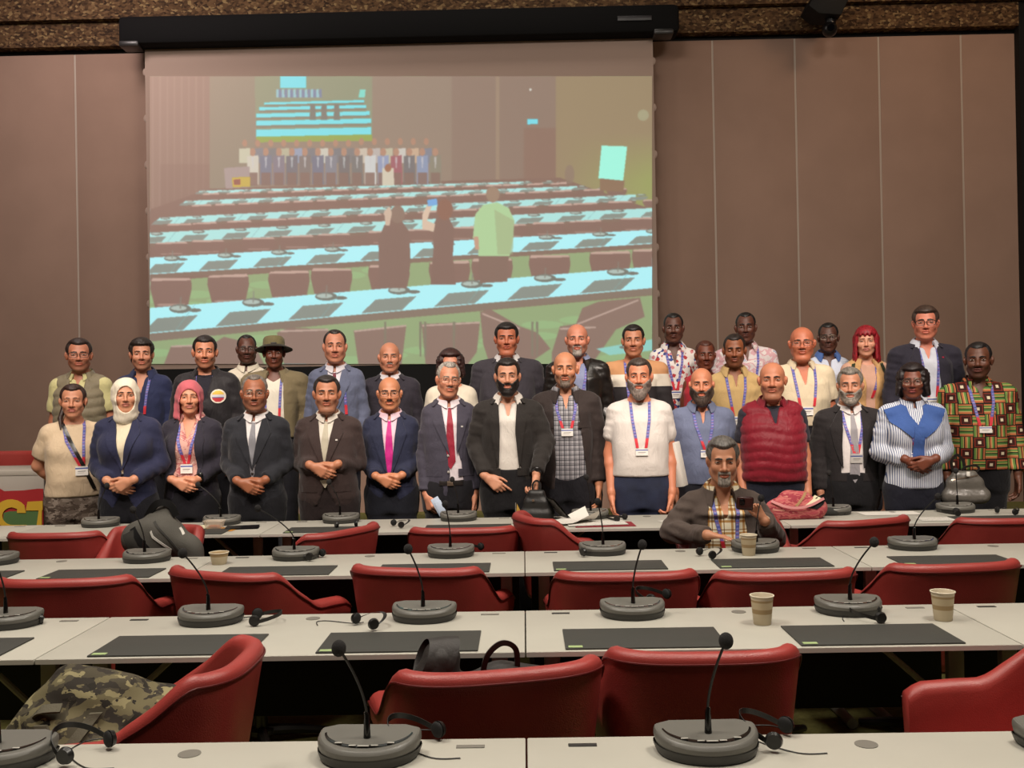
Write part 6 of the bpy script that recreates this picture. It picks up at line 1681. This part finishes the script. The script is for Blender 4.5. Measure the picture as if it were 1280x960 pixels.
# things held in hands
def world(P_, v): return P_.root.matrix_basis @ Vector(v)
pf = at(571, 645, 6.36)
t = thing('folded_paper', 'pale blue folded paper in the hand of the slate suit man', 'paper', (at(549, 634, 6.52).x, 6.52, at(549, 634, 6.52).z))
mb = MB(); mb.box((0, 0, 0), (.055, .012, .14), .003, rot=Matrix.Rotation(-.5, 3, 'Y')); mb.box((.012, -.010, -.01), (.045, .003, .11), .001, rot=Matrix.Rotation(-.42, 3, 'Y')); mb.build('sheets', mat('pale_blue_paper', 'b4c2d6', .6), t)
q = at(836, 583, 6.55)
t = thing('paper_bundle', 'white papers held at the side of the man in jeans', 'paper', (q.x, 6.62, q.z))
mb = MB(); mb.box((0, 0, 0), (.07, .22, .30), .004, rot=Matrix.Rotation(-.18, 3, 'Y') @ Matrix.Rotation(.95, 3, 'Z')); mb.build('sheets', M_PAPER, t)
ph = at(931, 629, 4.985)
t = thing('mobile_phone', 'dark phone held up in the seated man\'s raised hand', 'phone', (ph.x, 4.985, ph.z), 0)
MB().box((0, 0, 0), (.085, .012, .068), .010, 3, rot=Matrix.Rotation(.1, 3, 'Y')).build('case', mat('brown_phone_case', '3a1c18', .3), t)
MB().box((-.015, -.008, .008), (.026, .006, .030), .006, 3).build('camera_bump', M_GLOSS, t)

# ------------------------------------------------------------------ head table with its banner, at the left
LX = at(55, 600, 7.28).x
t = thing('podium_table', 'pale grey head table behind the beige tee woman with a red banner on it', 'table', (LX, 7.28, DAIS))
zt = at(30, 588, 7.25).z-DAIS; zf = at(30, 612, 7.25).z-DAIS
MB().box((-1.1, .25, zt-.02), (2.2, .52, .04), .004).build('tabletop', mat('pale_laminate', 'a59e94', .5), t)
MB().box((-1.1, .005, (zt+.1)/2), (2.2, .02, zt-.12), .002).build('front_panel', mat('pale_panel', '9c958c', .6), t)
for x in (-2.1, -.08): MB().box((x, .3, zt/2-.02), (.05, .4, zt-.04), .004).build('leg', M_STEEL, t)
bw = 1.0; bx = at(50, 630, 7.24).x
bt = thing('hanging_banner', 'red banner with large yellow letters hung on the head table', 'banner', (bx, 7.235, DAIS))
def bp(px, py): v = at(px, py, 7.23); return (v.x-bx, v.z-DAIS)
def flat(name, pts, m, parent, y=0.0, th=.004):
    mb = MB(); mb.prism([(x, z) for x, z in pts], 0, th, 0, Matrix.Translation((0, y, 0)) @ Matrix.Rotation(PI/2, 4, 'X')); return mb.build(name, m, parent, smooth=False)
M_BRED = mat('banner_red', '9e1f24', .7); M_BYEL = mat('banner_yellow', 'c9a12c', .7); M_BGRN = mat('banner_green', '4c6b3c', .7)
top = [bp(-60, 613), bp(-20, 610), bp(0, 611), bp(5, 614), bp(30, 613), bp(46, 611), bp(54, 611)]
bot = [bp(54, 700), bp(-60, 700)]
cl = flat('cloth', top+bot, M_BRED, bt)
flat('green_field', [bp(5, 641), bp(12, 639), bp(50, 639), bp(48, 657), bp(8, 657), bp(4, 650)], M_BGRN, cl, -.005)
def arcp(cx, cy, rx, ry, a0, a1, n=14): return [(cx+rx*math.cos(math.radians(a0+(a1-a0)*i/n)), cy-ry*math.sin(math.radians(a0+(a1-a0)*i/n))) for i in range(n+1)]
G = [bp(*q) for q in arcp(14, 642, 21, 18, 35, 270)+[(34, 660), (34, 656), (21, 656)]]+[bp(*q) for q in arcp(16, 645, 12.5, 11, 268, 90)]+[bp(22, 636), bp(22, 641), bp(33, 641)]
flat('letter_g', G, M_BYEL, cl, -.010)
flat('letter_t', [bp(*q) for q in ((35, 627), (54, 626), (54, 637), (53, 638), (53, 660), (46, 660), (49, 638), (33, 638))], M_BYEL, cl, -.010)
flat('yellow_border', [bp(-60, 658), bp(54, 658), bp(54, 660.5), bp(-60, 660.5)], M_BYEL, cl, -.012)
# chairs of the head table
for i, px in enumerate((8, -85)):
    c = copy_tree(ch0); q = at(px, 568, 8.1); c.location = (q.x, 8.1-.28, DAIS); c.rotation_euler = (0, 0, PI); c.scale = (1.25, 1, 1.0)
    tag(c, 'red chair behind the head table with the banner', 'chair', 'head table chairs')
    if px < -40: 
        def rm(o):
            for k in list(o.children): rm(k)
            bpy.data.objects.remove(o)
        rm(c)
# ------------------------------------------------------------------ the projected picture: a view of the same room, drawn as colours on the screen
def projected():
    X0, X1, Y0, Y1 = 187.0, 815.5, 95.0, 455.0
    S = 2; W = int((X1-X0)*S*.8); Hh = int((Y1-Y0)*S*.8); k = W/(X1-X0)
    I = np.zeros((Hh, W, 3), np.float32)
    yy, xx = np.mgrid[0:Hh, 0:W]; PX = X0+(xx+.5)/k; PY = Y0+(yy+.5)/k
    def put(m, c, a=1.0):
        I[m] = I[m]*(1-a)+np.array(c, np.float32)*a
    def poly(pts, c, a=1.0):
        pts = np.asarray(pts, float); x0, y0 = pts.min(0); x1, y1 = pts.max(0)
        i0, i1 = max(0, int((x0-X0)*k)), min(W, int((x1-X0)*k)+2); j0, j1 = max(0, int((y0-Y0)*k)), min(Hh, int((y1-Y0)*k)+2)
        if i1 <= i0 or j1 <= j0: return
        px, py = PX[j0:j1, i0:i1], PY[j0:j1, i0:i1]; ins = np.zeros(px.shape, bool); n = len(pts)
        for q in range(n):
            (ax, ay), (bx, by) = pts[q], pts[(q+1) % n]
            if ay == by: continue
            c_ = ((ay > py) != (by > py)) & (px < (bx-ax)*(py-ay)/(by-ay)+ax); ins ^= c_
        sub = I[j0:j1, i0:i1]; sub[ins] = sub[ins]*(1-a)+np.array(c, np.float32)*a
    def ell(cx, cy, rx, ry, c, a=1.0): put(((PX-cx)/rx)**2+((PY-cy)/ry)**2 < 1, c, a)
    wall = (152, 133, 119); dark = (140, 112, 102)
    I[:] = wall
    put(PX < 262, (150, 123, 111)); 
    for x in range(190, 262, 9): put((PX > x) & (PX < x+2.2), (160, 134, 122), .6)
    put((PX > 262) & (PX < 318), (150, 136, 120)); put((PX > 565) & (PX < 695), (146, 124, 112))
    put((PX > 620) & (PX < 624), (158, 136, 118)); put(PX > 695, (156, 136, 110)); g_ = np.clip((PX-700)/110, 0, 1)*np.clip((PY-165)/60, 0, 1)*(PX > 695); I[:] = I*(1-g_[..., None]*.8)+np.array((158, 166, 104))*g_[..., None]*.8
    put((PX > 655) & (PX < 695) & (PY > 160), (144, 116, 104)); put((PX > 200) & (PX < 262) & (PY > 205), dark, .4)
    # floor
    poly([(187, 455), (187, 262), (262, 236), (560, 226), (700, 222), (816, 262), (816, 455)], (140, 112, 102))
    poly([(187, 455), (187, 352), (500, 330), (816, 296), (816, 455)], (152, 168, 126))
    for i in range(40):
        fx, fy = 187+(i*97) % 629, 335+(i*41) % 120; ell(fx, fy, 26, 5, (158, 194, 140), .5)
    # nested screen
    poly([(318, 95), (465, 94), (465, 176), (320, 178)], (146, 148, 124)); poly([(350, 95), (383, 95), (383, 110), (350, 110)], (96, 218, 228))
    for i in range(16): poly([(345+i*3.6, 112), (348+i*3.6, 111), (348.5+i*3.6, 122), (345+i*3.6, 122)], (126, 134, 160) if i % 2 else (150, 190, 196))
    for r, (ya, yb, xa, xb) in enumerate(((126, 129, 330, 455), (132, 136, 324, 458), (140, 145, 320, 462), (149, 155, 320, 464), (160, 169, 320, 464))):
        poly([(xa, ya+2), (xb, ya-1), (xb, yb-1), (xa, yb+2)], (112, 220, 228)); poly([(xa, yb+2), (xb, yb-1), (xb, yb+2), (xa, yb+5)], (140, 132, 116))
    for x in (388, 402, 418): poly([(x, 130), (x+6, 130), (x+7, 150), (x-1, 150)], (128, 124, 116))
    poly([(450, 112), (457, 112), (456, 122), (448, 122)], (130, 215, 200)); poly([(320, 171), (465, 168), (465, 176), (320, 178)], (150, 165, 90))
    # the group, tiny
    r = np.random.default_rng(4)
    cl2 = [(196, 188, 150), (96, 92, 100), (90, 84, 84), (170, 160, 120), (120, 130, 160), (88, 82, 86), (200, 192, 170), (84, 80, 84), (94, 84, 82), (198, 176, 150), (176, 160, 150), (180, 168, 130), (200, 190, 176), (196, 150, 110), (92, 92, 110)]
    lf = lambda c: tuple(138*.55+v*.62 for v in c)
    for i, c in enumerate(cl2): 
        c = lf(c); x = 306+i*16.2; ell(x, 179-(i > 8)*2, 3.2, 4.4, (176, 136, 116)); poly([(x-7, 186), (x+7, 185), (x+7, 204), (x-7, 204)], c)
    cl1 = [(206, 194, 170), (82, 82, 104), (98, 82, 96), (70, 68, 76), (92, 74, 68), (74, 74, 96), (96, 92, 104), (68, 64, 64), (82, 74, 70), (204, 204, 200), (116, 128, 170), (138, 44, 56), (72, 68, 70), (108, 122, 160), (108, 96, 72)]
    for i, c in enumerate(cl1):
        c = lf(c); x = 316+i*16.3; poly([(x-7, 195), (x+7, 194), (x+7.5, 231), (x-7, 231)], c); ell(x, 190, 3.6, 5, (178, 138, 118)); poly([(x-1.5, 196), (x+1.5, 196), (x+.5, 210), (x-.5, 210)], (200, 196, 196), .7); poly([(x-6, 216), (x+6, 216), (x+6, 232), (x-6, 232)], (138, 112, 103), .9)
    poly([(280, 210), (312, 208), (312, 234), (282, 236)], (168, 150, 146)); poly([(290, 222), (313, 221), (313, 233), (291, 234)], (196, 170, 60)); poly([(292, 225), (300, 224), (300, 231), (293, 231)], (150, 60, 50))
    poly([(478, 210), (492, 210), (493, 236), (478, 236)], (206, 196, 176)); ell(485, 210, 4, 5, (160, 112, 90))
    # table rows, far to near
    top = (176, 226, 222); top2 = (178, 240, 246); pad_ = (142, 146, 138); mic = (124, 124, 116); chair = (141, 112, 103); rim = (198, 168, 155)
    rows = [((250, 238.5), (655, 227), 4, 6), ((232, 251), (722, 232.5), 6, 8), ((200, 272), (795, 243), 9, 9), ((187, 291), (816, 260), 13, 12), ((187, 322), (816, 287), 21, 16), ((187, 385), (816, 333), 33, 24)]
    nx = (15, 15, 15, 12, 9.4, 6.9)
    for q, ((xa, ya), (xb, yb), th, ch) in enumerate(rows):
        f = lambda x: ya+(yb-ya)*(x-xa)/(xb-xa); thx = lambda x: th*(1-.16*(x-xa)/(xb-xa))
        # body below the top, then the tops
        poly([(xa, ya+th), (xb, yb+th*.84), (xb, yb+th*.84+ch*.35), (xa, ya+th+ch*.35)], (140, 116, 104), 1)
        poly([(xa, ya), (xb, yb), (xb, yb+thx(xb)), (xa-th*1.2 if q < 3 else xa, ya+th)], top if q < 4 else top2)
        n = nx[q]; step = (xb-xa)/n; sk = th*.55
        for i in range(int(n)+2):
            x = xa+step*(i-.25+(.35 if q > 3 else .1)); t_ = thx(x); y = f(x)
            poly([(x, y+t_*.42), (x+step*.56, f(x+step*.56)+t_*.42), (x+step*.56-sk, f(x+step*.56)+t_*.98), (x-sk, y+t_*.98)], pad_)
            mx_ = x+step*.32; my = f(mx_)+t_*.12
            ell(mx_, my, step*.15, max(1.0, t_*.17), mic); ell(mx_-step*.02, my-t_*.02, step*.11, max(.7, t_*.09), (178, 190, 182))
            if q > 3: ell(mx_+step*.2, my+t_*.06, step*.09, t_*.07, (126, 122, 114)); poly([(mx_-.8, my), (mx_+.8, my), (mx_+1.6, my-t_*.45), (mx_+.3, my-t_*.45)], (140, 136, 126))
        for i in range(0, int(n)+2, 2):
            x = xa+step*(i+.62); poly([(x, f(x)), (x+.9, f(x)), (x-sk*1.3, f(x)+thx(x)), (x-sk*1.3-.9, f(x)+thx(x))], (130, 176, 176), .7)
        # chairs in front of the row
        if q < 5:
            nxt = rows[q+1]
            for i in range(int(n)+2):
                x = xa+step*(i+.10+.12*math.sin(i*2.1+q)); w_ = step*(.80 if q < 4 else .78); yb_ = f(x)+thx(x)+(ch*.02 if q < 4 else 6); hh = ch*1.0 if q < 3 else (15 if q == 3 else 36)
                tl = 2*math.sin(i*1.7+q*3)
                poly([(x+w_*.02, yb_+tl*.3), (x+w_*.98, yb_-1-tl*.3), (x+w_, yb_+hh*.3), (x+w_*.90, yb_+hh), (x+w_*.12, yb_+hh), (x-.01, yb_+hh*.3)], chair)
                poly([(x+w_*.06, yb_+tl*.3-.8), (x+w_*.94, yb_-1.8-tl*.3), (x+w_*.99, yb_+.4+(q > 3)), (x+w_*.02, yb_+1.4+(q > 3))], rim, .95)
                if q in (3, 4): poly([(x+w_*.16, yb_+hh*.86), (x+w_*.84, yb_+hh*.84), (x+w_*.80, yb_+hh*.92), (x+w_*.2, yb_+hh*.94)], rim, .55)
    # front chairs below the nearest row
    poly([(187, 417), (816, 360), (816, 368), (187, 427)], (140, 122, 110))
    for pts in ([(205, 455), (214, 432), (262, 430), (270, 455)], [(268, 455), (262, 432), (280, 421), (318, 430), (330, 455)], [(355, 455), (346, 416), (360, 410), (410, 411), (420, 455)], [(448, 455), (442, 413), (508, 406), (502, 455)], [(532, 455), (527, 405), (600, 402), (596, 440), (585, 455)],
                [(600, 390), (612, 386), (650, 408), (672, 416), (688, 436), (660, 455), (612, 455), (604, 430)], [(690, 440), (700, 408), (720, 405), (728, 385), (748, 377), (800, 372), (806, 396), (770, 412), (740, 455), (690, 455)]):
        poly(pts, (146, 120, 110))
    for a, b in (((214, 432), (262, 430)), ((350, 413), (410, 411)), ((443, 413), (508, 406)), ((528, 406), (600, 402)), ((603, 391), (650, 410)), ((722, 404), (798, 374)), ((700, 410), (745, 408))):
        d = 2.2; poly([a, b, (b[0], b[1]+d), (a[0], a[1]+d)], (190, 164, 152))
    for x in (480, 524, 530, 566, 664, 670): poly([(x, 402), (x+3, 402), (x+2.5, 446), (x+.5, 446)], (136, 128, 112))
    poly([(745, 436), (816, 424), (816, 438), (762, 444)], (150, 205, 195)); ell(782, 434, 8, 2, mic)
    # the three photographers
    def pers(pts, c): poly(pts, c)
    pers([(474, 360), (473, 300), (480, 282), (488, 274), (502, 276), (512, 290), (513, 330), (508, 360)], (138, 111, 102)); ell(497, 268, 9, 11, (146, 122, 110)); poly([(482, 282), (480, 264), (487, 258), (490, 266), (487, 282)], (206, 180, 160))
    pers([(538, 356), (542, 310), (540, 285), (546, 272), (560, 270), (568, 286), (566, 320), (570, 356)], (138, 110, 101)); ell(556, 262, 10, 13, (146, 108, 94)); poly([(528, 286), (528, 268), (536, 252), (540, 256), (534, 276), (544, 280), (542, 290)], (216, 190, 168)); poly([(534, 250), (546, 248), (547, 256), (535, 258)], (110, 170, 220))
    pers([(598, 320), (636, 320), (634, 352), (600, 354)], (138, 112, 102)); pers([(591, 298), (594, 268), (604, 256), (622, 253), (636, 260), (643, 276), (641, 300), (637, 320), (598, 320), (597, 298)], (176, 206, 156)); poly([(618, 262), (643, 276), (641, 318), (622, 318)], (164, 172, 132), .6); ell(616, 243, 8.5, 10, (160, 134, 116)); poly([(592, 296), (598, 296), (599, 312), (594, 312)], (196, 156, 134))
    # flip chart, exit sign, lamp
    poly([(752, 182), (784, 183), (779, 226), (748, 223)], (164, 244, 222)); poly([(750, 223), (781, 226), (779, 240), (750, 238)], (146, 118, 98)); poly([(659, 149), (672, 148.5), (672, 155), (659, 155.5)], (100, 216, 230)); ell(663, 112, 1.6, 1.6, (210, 210, 200)); ell(804, 144, 7, 7, (170, 166, 136), .8)
    ell(712, 218, 6, 12, (146, 124, 112), .8)
    # soften as a projector does
    for ax in (0, 1, 0, 1):
        I[:] = (np.roll(I, 1, ax)+2*I+np.roll(I, -1, ax))/4
    pass
    C = I/255; C = np.where(C <= .04045, C/12.92, ((C+.055)/1.055)**2.4)
    amb = np.array(lin((124, 100, 88)))
    E = np.clip(C-amb, 0, None)*1.0
    gx, gy = np.meshgrid(np.arange(W), np.arange(Hh)); px = X0+(gx+.5)/k; py = Y0+(gy+.5)/k
    a, b_, c_ = at(X0, Y0, SY), at(X1, Y0, SY), at(X0, Y1, SY)
    # exact plane mapping: project every sample to the screen plane
    d0 = np.array(_fwd)*FPX; R_ = np.array(_right); U_ = np.array(_up)
    D = d0[None, None]+(px-640)[..., None]*R_-(py-480)[..., None]*U_
    Pw = np.array(CAM)+D*((SY+.008-CAM.y)/D[..., 1])[..., None]
    loc = np.array(scr.location); V = (Pw-loc).reshape(-1, 3)
    g = np.arange(W*Hh).reshape(Hh, W); F = np.stack([g[:-1, :-1], g[1:, :-1], g[1:, 1:], g[:-1, 1:]], -1).reshape(-1, 4)
    me = np_mesh('projected_picture', V, F, E.reshape(-1, 3), smooth=False)
    m, N, L, b = newmat('projected_light')
    at_ = N.new('ShaderNodeAttribute'); at_.attribute_name = 'col'
    b.inputs['Base Color'].default_value = (*lin('a58f84'), 1); b.inputs['Roughness'].default_value = .85; b.inputs['Specular IOR Level'].default_value = .2
    L.new(at_.outputs['Color'], b.inputs['Emission Color']); b.inputs['Emission Strength'].default_value = 1.0
    o = link('projected_picture', me, m, scr); o['label'] = 'projected view of the conference room'
projected()

# ------------------------------------------------------------------ light: ceiling lamps over the hall, stage spots, added wall and screen washes
def lamp(x, y, e, size, col=(1, .91, .79), z=ZC-.12, tilt=0, sy=None):
    l = bpy.data.lights.new('ceiling_or_fill_lamp', 'AREA'); l.shape = 'RECTANGLE'; l.size = size; l.size_y = sy or size; l.energy = e; l.color = col
    o = bpy.data.objects.new('ceiling_or_fill_lamp', l); COL.objects.link(o); o.location = (x, y, z); o.rotation_euler = (tilt, 0, 0)
LP = [(-3.2, 4.4, 75, .9, math.radians(18)), (0, 4.3, 85, .9, math.radians(18)), (3.2, 4.4, 75, .9, math.radians(18)), (-2.4, 2.3, 190, 1.0, 0), (2.4, 2.3, 190, 1.0, 0), (0, .6, 70, 1.0, 0)]
for x, y, e, s, t in LP: lamp(x, y, e, s, tilt=t)
lamp(-.9, 9.05, 14, 4.6, tilt=math.radians(25), sy=.25)  # unseen strip, added to brighten the top of the screen
lamp(-4.2, 7.9, 82, .9, (1, .86, .82), tilt=math.radians(40)); lamp(4.4, 7.9, 30, .9, (1, .70, .46), tilt=math.radians(40))  # unseen washes, added to brighten and tint the two sides of the end wall
def stage_spot(x, y, tx, e, cone=46):
    l = bpy.data.lights.new('stage_spot', 'SPOT'); l.energy = e; l.color = (1, .84, .73); l.spot_size = math.radians(cone); l.spot_blend = .6; l.shadow_soft_size = .22
    o = bpy.data.objects.new('stage_spot', l); COL.objects.link(o); o.location = (x, y, ZC-.35)
    o.rotation_euler = (Vector((tx, 7.0, 1.45))-o.location).to_track_quat('-Z', 'Y').to_euler()
for x in (-3.1, -1.55, 0, 1.55, 3.1): stage_spot(x, .6, x*.95, 1050, 21.5)
wd = bpy.data.worlds.new('world'); SC.world = wd; wd.use_nodes = True; wd.node_tree.nodes['Background'].inputs[0].default_value = (.05, .04, .035, 1)
SC.view_settings.view_transform = 'Standard'; SC.view_settings.look = 'None'; SC.view_settings.gamma = 1; SC.view_settings.exposure = 0; SC.view_settings.use_curve_mapping = False
SC.cycles.use_denoising = True
SC.cycles.max_bounces = 6
